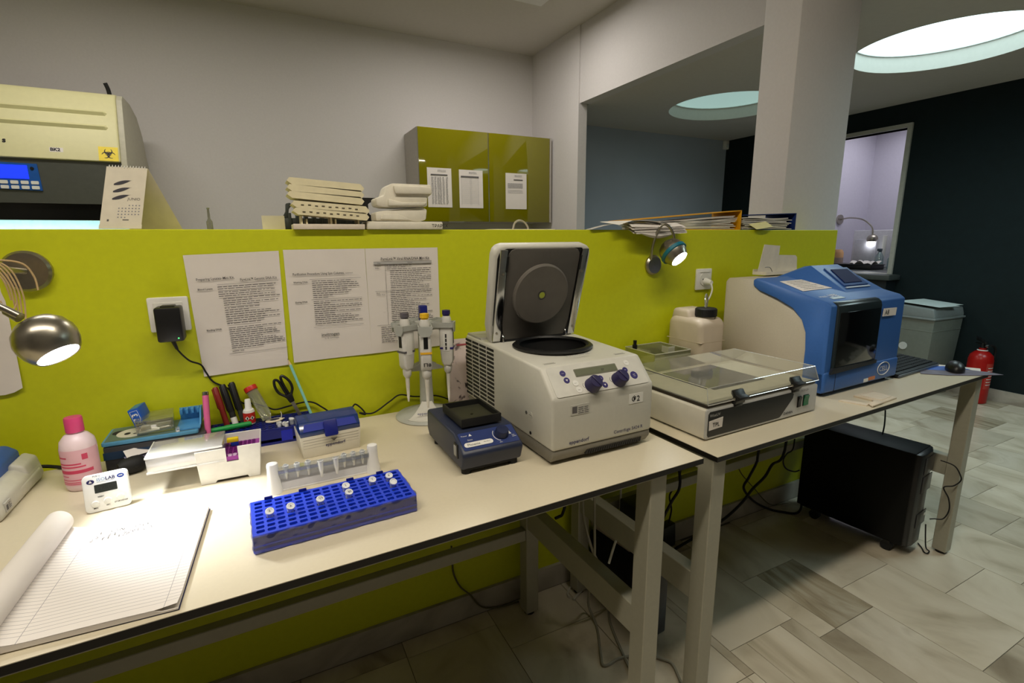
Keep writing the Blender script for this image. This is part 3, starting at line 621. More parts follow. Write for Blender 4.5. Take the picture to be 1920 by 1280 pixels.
# ------------------------------------------------------------------ pipette stand
PSX, PSY = .396, -.092
t = thing('pipette_stand', 'grey carousel pipette stand with a blue top post on a round foot', 'stand', (PSX, PSY, Z1))
M_STAND = mat('stand_grey_plastic', (176, 178, 172), .45); M_LG = mat('stand_light_plastic', (210, 208, 200), .45)
obj('foot_disc', G().lathe([(0, 0), (.087, 0), (.089, .003), (.084, .008), (.055, .016), (.03, .026), (0, .028)], 48), M_STAND, t)
def fan(u, v):
    a = R(-106.6+(u-.5)*(70+14*v)); r_ = .024+.056*v; z = .038*(1-v)**1.5+.0105
    return (r_*math.cos(a)*(1.0), r_*math.sin(a), z)
obj('foot_ramp', G().grid(fan, 12, 10, .006), M_LG, t)
text('maker_lettering', 'eppendorf', .0115, RZ(-16.6) @ T(-.027, -.064, .0245) @ RX(38), M_NAVY, t, bold=.01, fit=.05)
obj('column', G().lathe([(.024, .02), (.0195, .034), (.0175, .1), (.0165, .27), (0, .272)], 28), M_STAND, t)
obj('top_post', G().box(-.0105, .0105, -.0105, .0105, .27, .318), mat('post_blue', (26, 34, 118), .4), t, bev=.003)
cr = obj('carousel', G().lathe([(.017, .262), (.024, .262), (.026, .268), (.024, .274), (.012, .276)], 28), M_STAND, t)
PANG = [-157, -104, -28, 35, 95, 150]
for a in PANG:
    m = RZ(a)
    g = G()
    for s_ in (-1, 1): g.prism([(.017, s_*.004), (.03, s_*.0152), (.083, s_*.0152), (.083, s_*.0186), (.028, s_*.0186), (.014, s_*.008)], .258, .272, 'z', m)
    g.prism([(-.0186, .272), (.0186, .272), (.0186, .258), (.011, .245), (-.011, .245), (-.0186, .258)], .0834, .0864, 'x', m)
    obj('hook', g, M_STAND, cr)
    obj('guide_fin', G().prism([(.016, .16), (.05, .145), (.05, .14), (.016, .135)], -.0012, .0012, 'y', m), clear('fin_plastic', (225, 225, 222), .2, .9, milky=.4), t)
def pipette(a, cap, band, label, mark=None, tiplen=.085):
    p = thing('pipette', label, 'pipette', (PSX, PSY, Z1), group=None, m=Matrix.Translation((PSX, PSY, Z1)) @ RZ(a) @ T(.064, 0, 0) @ Matrix.Diagonal((1.25, 1.35, 1, 1)))
    mb = mat('pipette_light_grey', (216, 214, 208), .4)
    obj('handle', G().prism([(-.016, .268), (.013, .268), (.0145, .25), (.0135, .19), (.013, .162), (.0085, .150), (-.0085, .150), (-.0125, .162), (-.0155, .2)], -.0108, .0108, 'y'), mb, p, bev=.004, seg=3)
    obj('finger_hook', G().prism([(.0, .26), (-.028, .258), (-.032, .25), (-.022, .252), (-.012, .25)], -.008, .008, 'y'), mb, p, bev=.002)
    obj('push_button', G().lathe([(.0075, .268), (.0075, .292), (.009, .293), (.009, .304), (0, .306)], 18), mat('button_'+cap, {'grey': (92, 88, 96), 'yellow': (238, 190, 30), 'violet': (40, 30, 92)}[cap], .4), p)
    obj('button_collar', G().lathe([(.0105, .266), (.0105, .28), (.008, .289)], 18, caps=False), mb, p)
    obj('volume_window', G().box(.0136, .0148, -.0042, .0042, .212, .243), M_BLACK, p)
    if band: obj('colour_band', G().box(-.0148, .0146, -.0112, .0112, .197, .2025), mat('band_'+cap, {'yellow': (236, 180, 40), 'violet': (46, 34, 110), 'grey': (90, 88, 94)}[cap], .5), p)
    obj('side_label', G().box(-.0075, .0075, -.0114, .0114, .192, .246), M_WHITE, p)
    g = G(); m2 = T(0, -.0117, 0) @ RX(90) @ T(0, 0, 0) @ RZ(90)
    para(g, .196, .24, -.001, .0035, m2, rr); obj('label_print', g, M_INK, p, smooth=False)
    obj('lower_shaft', G().lathe([(.0085, .151), (.0095, .146), (.0088, .134), (.0062, .128), (.0048, .126)], 16), mb, p)
    obj('tip_cone', G().lathe([(.0048, .128), (.004, .1), (.0028, .128-tiplen*.75), (.0032, .128-tiplen*.76), (.0017, .128-tiplen), (0, .128-tiplen)], 14), mat('cone_cream', (218, 214, 204), .4), p)
    if mark: text('handwritten_mark', mark, .0125, T(.0147, -.0062, .164) @ RZ(90) @ RX(90), M_INK, p, bold=.02)
    return p
pipette(-157, 'grey', True, 'grey capped pipette hanging on the stand side nearest the papers', None, .07)
pipette(-104, 'yellow', True, 'yellow capped pipette hanging at the front of the stand', 'П8', .084)
pipette(-28, 'violet', True, 'violet capped pipette hanging on the stand side nearest the centrifuge', 'П5', .084)

# ------------------------------------------------------------------ blue rack with microtubes
RX0, RZR = (-.0485, -.594), 1.9
def rack_m(): return Matrix.Translation((RX0[0], RX0[1], Z1)) @ RZ(RZR)
t = thing('tube_rack', 'long royal blue microtube rack with clear film round its sides on the lit bench', 'rack', m=rack_m())
RW, RD, RH = .27, .121, .033
NC, NR = 16, 8
cw, ch = (RW-.008)/NC, (RD-.008)/NR
def plate(z, th):
    g = G(); g.box(0, .004, 0, RD, z-th, z).box(RW-.004, RW, 0, RD, z-th, z).box(.004, RW-.004, 0, .004, z-th, z).box(.004, RW-.004, RD-.004, RD, z-th, z)
    for i in range(NC):
        for j in range(NR):
            cx, cy = .004+(i+.5)*cw, .004+(j+.5)*ch
            out = [(cx+sx*cw/2, cy+sy*ch/2) for sx, sy in ((1, -1), (1, 1), (-1, 1), (-1, -1))]
            out = [(cx+cw/2, cy-ch/2), (cx+cw/2, cy), (cx+cw/2, cy+ch/2), (cx, cy+ch/2), (cx-cw/2, cy+ch/2), (cx-cw/2, cy), (cx-cw/2, cy-ch/2), (cx, cy-ch/2)]
            hw, hh = cw*.4, ch*.31
            inn = [(cx+hw*.8, cy-hh), (cx+hw, cy), (cx+hw*.8, cy+hh), (cx, cy+hh), (cx-hw*.8, cy+hh), (cx-hw, cy), (cx-hw*.8, cy-hh), (cx, cy-hh)]
            v = [(x, y, z) for x, y in out]+[(x, y, z) for x, y in inn]+[(x, y, z-th) for x, y in inn]+[(x, y, z-th) for x, y in out]
            f = []
            for k in range(8):
                n = (k+1) % 8; f += [(k, n, 8+n, 8+k), (8+k, 8+n, 16+n, 16+k), (16+k, 16+n, 24+n, 24+k)]
            g.add(v, f)
    return g
obj('top_plate', plate(RH, .003), M_BLUE, t, smooth=False)
obj('lower_plate', plate(.014, .002), M_BLUE, t, smooth=False)
obj('base_rim', G().box(0, RW, 0, .005, .001, .006).box(0, RW, RD-.005, RD, .001, .006).box(0, .005, .005, RD-.005, .001, .006).box(RW-.005, RW, .005, RD-.005, .001, .006), M_BLUE, t, bev=.001)
g = G()
for x in (.0, RW*.36, RW*.72, RW-.003): g.box(x, x+.003, .001, RD-.001, .006, RH-.003)
g.box(.003, RW-.003, .002, .004, .006, RH-.003).box(.003, RW-.003, RD-.004, RD-.002, .006, RH-.003)
obj('side_wall', g, mat('rack_wall_blue', (30, 46, 150), .4), t)
for u in (.085, .30, .62, .835):
    obj('clip_tab', G().prism(rrect(RW*u, RW*u+.0135, RH-.004, RH+.005, .001), RD-.003, RD, 'y'), M_DBLUE, t)
def film(u, v):
    s = u*2*(RW+RD); 
    P = [(0, 0), (RW, 0), (RW, RD), (0, RD), (0, 0)]
    for (ax_, ay), (bx, by) in zip(P[:-1], P[1:]):
        l = abs(bx-ax_)+abs(by-ay)
        if s <= l+1e-6: break
        s -= l
    q = s/l; nx, ny = (by-ay)/l, -(bx-ax_)/l
    w_ = .0012+.0009*math.sin(s*210+v*5)+.0008*math.sin(s*97-v*11)
    return (ax_+(bx-ax_)*q+nx*w_, ay+(by-ay)*q+ny*w_, .002+v*(RH-.002+.0012*math.sin(s*150)))
obj('cling_film', G().grid(film, 160, 6), clear('cling_film_clear', (225, 230, 252), .12, .93, .08, milky=.03), t)
def microtube(m, label, group=None, mark=None, open_=False, mt=None, name='microtube'):
    mt = mt or clear('tube_milky', (245, 248, 250), .3, .95, .1, milky=.45)
    p = thing(name, label, 'tube', m=m, group=group)
    obj('body', G().lathe([(.0, -.032), (.0016, -.0318), (.0026, -.029), (.0046, -.014), (.0049, 0), (.0062, .0002), (.0062, .0016), (.0049, .002)], 14, caps=False), mt, p)
    cm = T(0, 0, .002) @ RX(14) if not open_ else T(0, .006, .002) @ RX(-105) @ T(0, .006, 0)
    c_ = obj('cap', G().lathe([(0, 0), (.0062, 0), (.0066, .001), (.0064, .003), (.0045, .0032), (.0042, .0022), (0, .0022)], 16, cm), mat('tube_cap_white', (232, 234, 238), .4) if not open_ else mt, p)
    if mark: text('handwritten_mark', mark, .0052, cm @ T(-.002, -.002, .0034), M_INK, c_)
    return p
def cell(i, j): return (.004+(i+.5)*cw, .004+(j+.5)*ch)
TUBES = [(1, 3, 'Z', 'marked at the rack end nearest the notebook'), (3, 3, 'A', 'marked A second along from the notebook end'), (6, 3, 'T3', 'leaning and marked midway along the front half'),
         (9, 5, '2', 'mid rack on its strip rack side'), (9, 3, 'B2', 'mid rack on its bench edge side'), (12, 5, 'T', 'two columns short of the far pair'),
         (14, 5, '8', 'marked, of the far pair'), (14, 3, None, 'unmarked, of the far pair')]
for i, j, mk, w in TUBES:
    x, y = cell(i, j)
    microtube(rack_m() @ T(x, y, RH+.0065) @ Matrix.Scale(1.1, 4) @ RX(rnd.uniform(8, 18)) @ RY(rnd.uniform(-6, 6)) @ RZ(rnd.uniform(-25, 25)), 'white capped microtube in the blue rack, '+w, 'capped microtubes in the blue rack', mk)
# ------------------------------------------------------------------ clear strip rack
t = thing('strip_rack', 'white ended strip rack with a row of clear microtubes on the lit bench', 'rack', (-.012, -.381, Z1), .6)
M_RACKW = mat('bright_white_plastic', (244, 244, 244), .35, var=.01)
for x in (0, .196):
    obj('end_post', G().lathe([(.0155, 0), (.0145, .006), (.0112, .03), (.0105, .05), (.011, .057), (.010, .061), (.005, .063), (0, .063)], 22, T(x, 0, 0)), M_RACKW, t)
    obj('end_foot', G().box(x-.009, x+.009, -.004, .05, 0, .006), M_RACKW, t, bev=.003)
CL = clear('acrylic_clear', (245, 248, 248), .35, .95, .04, milky=.08)
obj('tube_rail', G().box(.006, .19, -.006, .012, .0445, .0465).box(.006, .19, -.006, -.005, .036, .0445), CL, t)
obj('front_panel', G().prism([(-.003, .004), (.011, .039), (.013, .038), (-.001, .003)], .009, .187, 'x'), mat('matt_grey_panel', (205, 204, 206), .35), t)
obj('panel_foot', G().box(.009, .187, -.004, .02, .0005, .0035), M_RACKW, t)
for k, (x, long_) in enumerate(((.024, 0), (.045, 0), (.066, 0), (.089, 1), (.119, 1), (.137, 0), (.156, 0), (.175, 0))):
    nth = ('first', 'second', 'third', 'fourth and longer', 'fifth and longer', 'sixth', 'seventh', 'eighth')[k]
    microtube(Matrix.Translation((-.012, -.381, Z1)) @ RZ(.6) @ T(x, -.009 if long_ else .002, .05) @ RX(-6 if long_ else 0) @ Matrix.Scale(1.05 if long_ else .9, 4), nth+' clear open microtube in the strip rack, counted from the tip box', 'open microtubes in the strip rack', None, True, clear('tube_clear', (248, 250, 252), .5, .97, .05, milky=.78))
# ------------------------------------------------------------------ purple tip box with its lid slid aside
t = thing('tip_box', 'white tip box with a purple rack inside and its clear lid slid aside', 'box', (-.151, -.281, Z1), -1.2)
wb = mat('tip_box_white', (228, 226, 222), .4)
g = G()
bo, to = [(.004, 0), (.114, 0), (.114, .082), (.004, .082)], [(0, -.004), (.121, -.004), (.121, .087), (0, .087)]
def shell(bo, to, h, th, notch=None):
    g = G(); n = 4
    bi = [(bo[0][0]+th, bo[0][1]+th), (bo[1][0]-th, bo[1][1]+th), (bo[2][0]-th, bo[2][1]-th), (bo[3][0]+th, bo[3][1]-th)]
    ti = [(to[0][0]+th, to[0][1]+th), (to[1][0]-th, to[1][1]+th), (to[2][0]-th, to[2][1]-th), (to[3][0]+th, to[3][1]-th)]
    v = [(x, y, 0) for x, y in bo]+[(x, y, h) for x, y in to]+[(x, y, h) for x, y in ti]+[(x, y, .003) for x, y in bi]
    f = [(3, 2, 1, 0), (12, 13, 14, 15)]
    for k in range(4):
        m_ = (k+1) % 4; f += [(k, m_, 4+m_, 4+k), (4+k, 4+m_, 8+m_, 8+k), (8+k, 8+m_, 12+m_, 12+k)]
    return g.add(v, f)
bx = obj('base', shell(bo, to, .0745, .0022), wb, t, bev=.0008, seg=1)
cut(bx, G().box(.055, .077, -.02, .006, .043, .1)); cut(bx, G().prism([(.028, -.002), (.034, .006), (.09, .006), (.094, -.002)], -.03, .12, 'y'))
obj('base_ledge', G().box(-.0015, .1225, -.0055, .0885, .0475, .0495), wb, t) if False else None
pr = mat('purple_rack_plastic', (150, 44, 150), .45)
g = G()
rk = obj('tip_rack', plate(0, 0).add([], []) if False else G().box(.004, .117, .0005, .083, .044, .0535), pr, t)
g = G()
for i in range(12):
    for j in range(8):
        cx, cy = .01+.0086*i, .007+.0098*j
        g.lathe([(.0031, .0535), (.0037, .0538), (.0037, .0552), (.0028, .0552), (.0026, .0536)], 8, T(cx, cy, 0), caps=False)
obj('tip_socket', g, mat('purple_socket_plastic', (112, 26, 116), .5), rk, kind='stuff')
for x in (.0615, .0705): obj('rack_boss', G().cyl((x, .004, .0536), (x, .004, .0565), .0044, .004, 14), mat('boss_lilac', (206, 176, 214), .4), rk)
lidm = T(-.082, -.002, .0455) @ RY(-.8)
M_MILK = clear('milky_lid', (228, 226, 222), .5, .97, .12, milky=.42)
def lidshell(w, d, h, th):
    return shell([(0, 0), (w, 0), (w, d), (0, d)], [(0, 0), (w, 0), (w, d), (0, d)], h, th)
ld = obj('lid', G().add([tuple(p) for p in lidshell(.132, .094, .033, .002).v], lidshell(.132, .094, .033, .002).f, lidm @ T(0, .094, .033) @ RX(180)), M_MILK, t, bev=.0015)
obj('lid_rim', G().box(-.001, .133, -.0015, .0005, -.001, .003, lidm).box(-.001, .133, -.001, .001, .0305, .0335, lidm).box(-.001, .001, 0, .094, .0305, .0335, lidm), clear('lid_rim_clear', (246, 246, 244), .6, .97, .1, milky=.78), t)
tp = thing('tip_rack_clip', 'small yellow and blue clip on the purple tip rack', 'clip', m=Matrix.Translation((-.151, -.281, Z1)) @ RZ(-1.2) @ T(.066, .058, .0552))
obj('blue_base', G().box(-.005, .01, -.006, .006, 0, .009), mat('clip_blue', (26, 52, 150), .4), tp, bev=.001)
obj('yellow_top', G().box(-.012, .01, -.006, .006, .009, .0175), M_YELLOW, tp, bev=.001)
# ------------------------------------------------------------------ tip box with the blue lid
t = thing('tip_box', 'white tip box with a translucent blue hinged lid', 'box', (.049, -.247, Z1), 4.5)
bx = obj('base', shell([(.004, .003), (.133, .003), (.133, .089), (.004, .089)], [(0, 0), (.137, 0), (.137, .093), (0, .093)], .053, .0025), M_CREAM, t, bev=.002)
for k in range(6):
    z = .01+.0068*k; i_ = .004*(1-z/.053)-.0005
    obj('grip_line', G().box(.006, .131, i_-.0001, i_+.002, z, z+.0011), mat('grip_line_grey', (176, 170, 158), .5), t)
lb = clear('blue_lid_clear', (44, 92, 190), .12, .75, .14, milky=.3)
lp = [(-.0005, .053), (-.0005, .064), (.016, .0825), (.062, .0875), (.093, .072), (.093, .053)]
obj('lid', G().prism(lp, .001, .136, 'x'), lb, t, bev=.0015)
obj('lid_front_face', G().prism([(.009, .0595), (.128, .0595), (.124, .0775), (.013, .0775)], 0, .0012, 'z', frame((0, -.0012, .0045), (1, 0, 0), (0, .33, .94)) @ T(0, -.0035, .0)) if False else G().prism([(.008, 0), (.129, 0), (.125, .0185), (.012, .0185)], 0, .0012, 'z', frame((0, -.0002, .0645), (1, 0, 0), (0, .0165, .0185))), mat('lid_face_blue', (18, 40, 150), .5, spec=.25), t)
obj('latch', G().prism(rrect(.053, .083, -.018, .02, .004), .001, .0042, 'z', frame((0, -.001, .0645), (1, 0, 0), (0, .0075, .0185))), M_DBLUE, t, bev=.001)
text('maker_lettering', 'eppendorf', .0105, T(.054, .0005, .0215) @ RX(86), M_NAVY, t, bold=.01, fit=.045)
g = G().add([(.068, 0, .037), (.0805, 0, .037), (.074, 0, .032)], [(0, 2, 1)], T(0, .0006, 0)).add([(.067, 0, .0395), (.0815, 0, .0395), (.0815, 0, .0383), (.067, 0, .0383)], [(0, 3, 2, 1)], T(0, .0004, 0))
obj('emblem', g, M_GREYINK, t, smooth=False)
# ------------------------------------------------------------------ dark blue rack at the wall with pens in it
t = thing('tube_rack', 'deep blue tube rack against the wall holding pens and small tubes', 'rack', (-.142, -.116, Z1), 0)
g = G()
for z, th in ((.04, .003), (.022, .002)):
    g.box(0, .236, 0, .005, z-th, z).box(0, .236, .099, .104, z-th, z)
    for i in range(17):
        x = i*.01425; g.box(x, x+.0075, .005, .099, z-th, z)
    for j in range(7): y = .005+j*.0145; g.box(0, .236, y, y+.006, z-th, z)
obj('grid_plate', g, M_DBLUE, t, smooth=False, kind='stuff')
obj('front_wall', G().box(0, .236, -.001, .002, .0, .006).box(0, .236, -.001, .002, .014, .037), M_DBLUE, t)
obj('side_wall', G().box(0, .002, 0, .104, 0, .04).box(.234, .236, 0, .104, 0, .04), M_DBLUE, t)
obj('base', G().box(.002, .234, .002, .104, 0, .003), M_DBLUE, t)
obj('front_label', G().box(.155, .181, -.0022, -.001, .006, .033), mat('label_bright_blue', (24, 40, 190), .4), t)
def rod(name, label, p0, p1, r, mt, cat='pen', cap=None, capmat=None, parts=()):
    p0, p1 = Vector(p0), Vector(p1); d = p1-p0; q = d.to_track_quat('Z', 'Y').to_matrix().to_4x4(); q.translation = p0
    t = thing(name, label, cat, m=q); ln = d.length
    return t, ln
def pen(label, p0, p1, r, mt, capm, capfrac=.4, name='marker_pen', clip=True, band=None):
    t, l = rod(name, label, p0, p1, r, mt)
    c0 = l*(1-capfrac)
    obj('barrel', G().lathe([(0, 0), (r*.8, .001), (r, .006), (r, c0)], 18), mt, t)
    c_ = obj('cap', G().lathe([(r*1.1, c0), (r*1.12, c0+.002), (r*1.05, l-.006), (r*.8, l-.001), (0, l)], 18), capm, t)
    if clip: obj('clip', G().box(r*1.05, r*1.05+.002, -.003, .003, c0+.004, l-.004), capm, c_, bev=.0008)
    if band: obj('printed_band', G().lathe([(r*1.01, c0*.45), (r*1.01, c0*.8)], 18, caps=False), band, t)
    return t
PK = mat('pink_pen_plastic', (224, 104, 158), .4)
t, l = rod('marker_pen', 'pink tubular marker with a barcode standing behind the tip box', (-.144, -.105, .789), (-.141, -.06, .922), .0068, PK)
obj('barrel', G().lathe([(0, 0), (.0062, 0), (.0066, .04), (.0068, l)], 20), PK, t)
obj('silver_end', G().lathe([(.0072, l-.004), (.0072, l+.004), (.0058, l+.005), (.005, l+.002), (0, l+.002)], 20), M_CHROME, t)
obj('base_ring', G().lathe([(.0069, .01), (.0069, .02)], 20, caps=False), mat('pink_light', (236, 150, 184), .4), t)
obj('barcode_label', G().grid(lambda u, v: (.0071*math.cos(R(205+70*u)), .0071*math.sin(R(205+70*u)), l-.048+.036*v), 8, 1), M_WHITE, t)
g = G()
for i in range(11): z = l-.046+i*.0031; g.grid(lambda u, v: (.0073*math.cos(R(215+45*u)), .0073*math.sin(R(215+45*u)), z+.0014*v), 5, 1)
obj('barcode_print', g, M_INK, t, smooth=False)
pen('dark red marker leaning on the wall beside two black markers', (-.098, -.055, .792), (-.1235, -.018, .925), .0065, mat('dark_red_pen', (126, 34, 26), .4), mat('dark_red_cap', (134, 36, 28), .4), .42)
pen('black marker with a small white label beside the dark red marker', (-.079, -.055, .792), (-.107, -.018, .93), .007, mat('charcoal_barrel', (36, 36, 34), .4), M_BLACK, .5, band=M_WHITE)
pen('black marker with no label nearest the red capped tube', (-.0605, -.055, .792), (-.0868, -.018, .933), .007, mat('charcoal_barrel2', (44, 46, 42), .4), M_BLACK, .5)
t = pen('green marker lying flat across the deep blue rack', (-.165, -.085, .834), (-.05, -.07, .834), .0062, M_GREEN, M_GREEN, .5, clip=False)
t = thing('correction_fluid', 'small white capped bottle with a red hazard label on the deep blue rack', 'bottle', (-.0545, -.048, .827))
obj('bottle', G().lathe([(0, 0), (.0125, 0), (.0135, .002), (.0135, .034), (.0115, .038), (.008, .039)], 24), M_WHITE, t)
obj('hazard_label', G().lathe([(.0138, .004), (.0138, .031)], 24, caps=False), M_RED, t)
obj('cap', G().lathe([(.0088, .038), (.0088, .041), (.0075, .043), (.0068, .062), (.006, .064), (0, .064)], 18), M_RACKW, t)
for a in (-108, -62):
    m = RZ(a) @ T(.0141, 0, .018) @ RZ(90) @ RX(90)
    obj('hazard_diamond', G().add([(-.0055, 0, 0), (0, -.0055, 0), (.0055, 0, 0), (0, .0055, 0)], [(0, 1, 2, 3)], m), M_WHITE, t, smooth=False)
    obj('hazard_mark', G().add([(-.0015, -.003, .0002), (.0015, -.003, .0002), (.0022, .003, .0002), (-.0012, .003, .0002)], [(0, 1, 2, 3)], m), M_INK, t, smooth=False)
t, l = rod('sample_tube', 'clear conical sample tube with a red screw cap leaning on the wall', (-.008, -.06, .826), (-.047, -.022, .915), .012, None, 'tube')
obj('tube', G().lathe([(.002, 0), (.012, .02), (.0135, .026), (.0138, l-.01)], 22, caps=False), clear('falcon_clear', (236, 238, 224), .25, .98, .06, milky=.16), t)
obj('cap', G().lathe([(.0155, l-.011), (.0158, l-.003), (.015, l+.001), (0, l+.0015)], 22), M_RED, t)
obj('print_label', G().grid(lambda u, v: (.0141*math.cos(R(225+80*u)), .0141*math.sin(R(225+80*u)), .012+.034*v), 8, 1), clear('faint_print', (236, 236, 232), .1, .95, .4, milky=.5), t)
# scissors standing in the rack
SCM = frame((.0735, -.055, .80), Vector((.035, -.01, -.075)), Vector((-.8, 0, -.5)))
t = thing('scissors', 'scissors with black plastic handles standing in the deep blue rack', 'scissors', m=Matrix.Translation((.068, -.038, .815)) @ RY(-22) @ RX(-8))
obj('blade', G().prism([(-.004, -.02), (.004, -.02), (.0045, .06), (-.0045, .06)], -.001, .001, 'y'), M_STEEL, t)
hd = G().tube([(-.0035, 0, .056), (-.006, 0, .07), (-.017, 0, .088), (-.0185, 0, .107), (-.0125, 0, .123), (-.005, 0, .119), (-.0035, 0, .1), (-.003, 0, .075)], .0035, 8)
obj('handle', hd, M_BLACK, t)
obj('handle', G().tube([(.0035, .002, .056), (.006, .002, .07), (.0165, .002, .085), (.0185, .002, .105), (.011, .002, .124), (.004, .002, .122), (.0015, .002, .1), (.002, .002, .075)], .0035, 8), M_BLACK, t)
obj('pivot_block', G().prism([(-.0065, .052), (.0065, .052), (.0095, .075), (-.0095, .075)], -.0035, .005, 'y'), M_BLACK, t, bev=.002)
t, l = rod('pencil', 'pale turquoise pencil leaning on the wall beside the scissors', (.098, -.05, .80), (.0485, -.004, .975), .0035, None, 'pencil')
PT_ = mat('turquoise_lacquer', (140, 208, 204), .4)
obj('barrel', G().lathe([(0, 0), (.0036, 0), (.0036, l-.018)], 6), PT_, t)
obj('wood_tip', G().lathe([(.0036, l-.018), (.0012, l-.004)], 12, caps=False), mat('pencil_wood', (214, 190, 150), .7), t)
obj('lead', G().lathe([(.0012, l-.004), (0, l)], 10, caps=False), M_INK, t)
t = thing('hand_loupe', 'cream teardrop shaped ring lying on the deep blue rack', 'loupe', m=Matrix.Translation((.001, -.058, .8275)) @ RZ(12))
obj('ring', G().prism([(.021*math.cos(R(a))+(.012 if abs(a) < 1 else 0)*.4, .0135*math.sin(R(a))) for a in range(-180, 180, 12)], 0, .003), mat('cream_ivory', (228, 216, 190), .45), t, bev=.001)
obj('dark_glass', G().prism([(.012*math.cos(R(a))+.001, .0065*math.sin(R(a))+.001) for a in range(0, 360, 20)], .003, .0036), mat('dark_blue_glass', (36, 34, 84), .2), t)
obj('string_tie', G().tube([(.018, .006, .002), (.021, .01, .01), (.0195, .012, .018)], .0008, 5), M_CREAM, t)
for k, (x, y, lb) in enumerate(((.011, -.104, 'clear open microtube at the front of the deep blue rack'), (.027, -.111, 'clear open microtube beside the blue lidded tip box in the deep blue rack'), (.04, -.098, 'small clear microtube with a white cap by the blue lidded tip box'))):
    microtube(T(x, y, .836) @ RZ(40*k), lb, None, None, k < 2, MATS['tube_clear'] if k < 2 else None)
# ------------------------------------------------------------------ things by the wall near the bottle
t = thing('folder_box', 'dark grey folded box of bags under the blue tray at the wall', 'box', (-.25, -.062, Z1))
obj('carton', G().box(-.088, .105, -.052, .048, 0, .057), mat('dark_film_grey', (62, 62, 66), .35), t, bev=.004)
obj('blue_band', G().box(-.0885, .03, -.0535, -.052, .028, .045), mat('petrol_blue_card', (20, 52, 84), .5), t)
for k, (a, w, h) in enumerate(((-12, .06, .008), (-20, .085, .012), (-30, .05, .005))):
    tag(obj('printed_leaflet', G().box(-w/2, w/2, -.01, .012, 0, .0007), M_PAPER if k != 1 else mat('leaflet_print', (120, 116, 140), .7)), ('small white folded leaflet sticking out under the blue tray', 'violet printed leaflet sticking out under the blue tray', 'narrow white slip lowest under the blue tray')[k], 'leaflet').matrix_world = Matrix.Translation((-.27+.012*k, -.118, .826-.012*k)) @ RZ(28) @ RX(32)
t = thing('printed_tray', 'light blue flat tray printed with a round panda face', 'tray', (-.255, -.062, Z1+.058))
obj('tray', G().prism(rrect(-.085, .096, -.052, .05, .006), 0, .009), mat('tray_sky_blue', (86, 150, 190), .45), t, bev=.002)
obj('printed_top', G().prism(rrect(-.08, .09, -.047, .045, .004), .009, .0095), mat('tray_print_teal', (96, 118, 104), .5), t)
def dsk(nm, x, y, rx, ry, z, mt): obj(nm, disc(G(), x, y, rx, ry, T(0, 0, z)), mt, t, smooth=False)
dsk('panda_ear', -.064, .008, .012, .014, .0097, M_INK); dsk('panda_ear', -.0, .022, .012, .012, .0097, M_INK)
dsk('panda_face', -.034, -.004, .032, .032, .0099, M_CREAM); dsk('eye_patch', -.045, -.008, .006, .008, .0101, M_INK); dsk('eye_patch', -.022, .002, .006, .008, .0101, M_INK); dsk('panda_nose', -.03, -.014, .004, .003, .0101, M_INK)
for x, y in ((.006, -.01), (.016, .008), (.024, .02)): dsk('leaf_print', x, y, .007, .006, .0098, mat('pale_leaf_green', (176, 196, 170), .5))
t = thing('tube_rack', 'light blue tube rack with finger slots at the end of the panda tray', 'rack', (-.181, -.062, Z1+.067))
LB = mat('light_blue_plastic', (70, 140, 196), .45)
obj('deck', G().box(-.022, .026, -.045, .045, 0, .005), LB, t, bev=.001)
obj('slotted_back', G().box(-.02, .026, .03, .034, .005, .034), LB, t, bev=.001)
for k in range(4): obj('finger', G().box(-.018+.0115*k, -.012+.0115*k, .012, .03, .022, .034), LB, t, bev=.001)
obj('end_wall', G().prism([(-.03, .005), (.045, .005), (.036, .034), (.01, .034)], .023, .027, 'x'), LB, t, bev=.001)
obj('clear_clip', G().box(-.022, -.014, -.048, -.044, -.022, .012), CL, t)
t = thing('slide_box', 'blue cover glass box lettered No 3 leaning on the clear slip box', 'box', m=Matrix.Translation((-.281, -.062, .854)) @ RZ(-8) @ RY(-15))
BX = mat('carton_blue', (14, 84, 186), .45)
obj('carton', G().box(-.001, .0205, -.003, .045, 0, .052), BX, t, bev=.001)
obj('top_print', G().box(.001, .0185, .002, .042, .0521, .0526), mat('carton_teal', (66, 128, 150), .5), t)
g = G()
for a, b_, c_, d_ in ((.002, .0175, .004, .0048), (.002, .0175, .0472, .048), (.002, .0028, .004, .048), (.0167, .0175, .004, .048)): card(g, a, b_, c_, d_, T(0, -.0034, 0) @ RX(90))
obj('line_border', g, M_WHITE, t, smooth=False)
text('carton_lettering', 'Nº 3', .0155, T(.0145, -.0036, .012) @ RX(90) @ RZ(90), M_WHITE, t, bold=.03)
t = thing('slip_box', 'clear lidded box of paper slips lying on the blue tray', 'box', m=Matrix.Translation((-.246, -.058, .8543)) @ RZ(6))
obj('clear_case', lidshell(.07, .075, .03, .0015), clear('case_clear', (240, 242, 230), .5, .95, .04, milky=.06), t, bev=.001).location = (-.035, -.04, 0)
obj('lid', G().box(-.036, .036, -.041, .036, .0301, .0325), clear('case_clear', (0, 0, 0)), t, bev=.001)
for k in range(3): obj('paper_slip', G().box(-.031+.002*k, .029, -.036, -.002+.006*k, .003+.004*k, .006+.004*k), M_PAPER, t)
obj('paper_slip', G().box(-.02, .028, -.002, .03, .016, .019), M_PAPER, t)
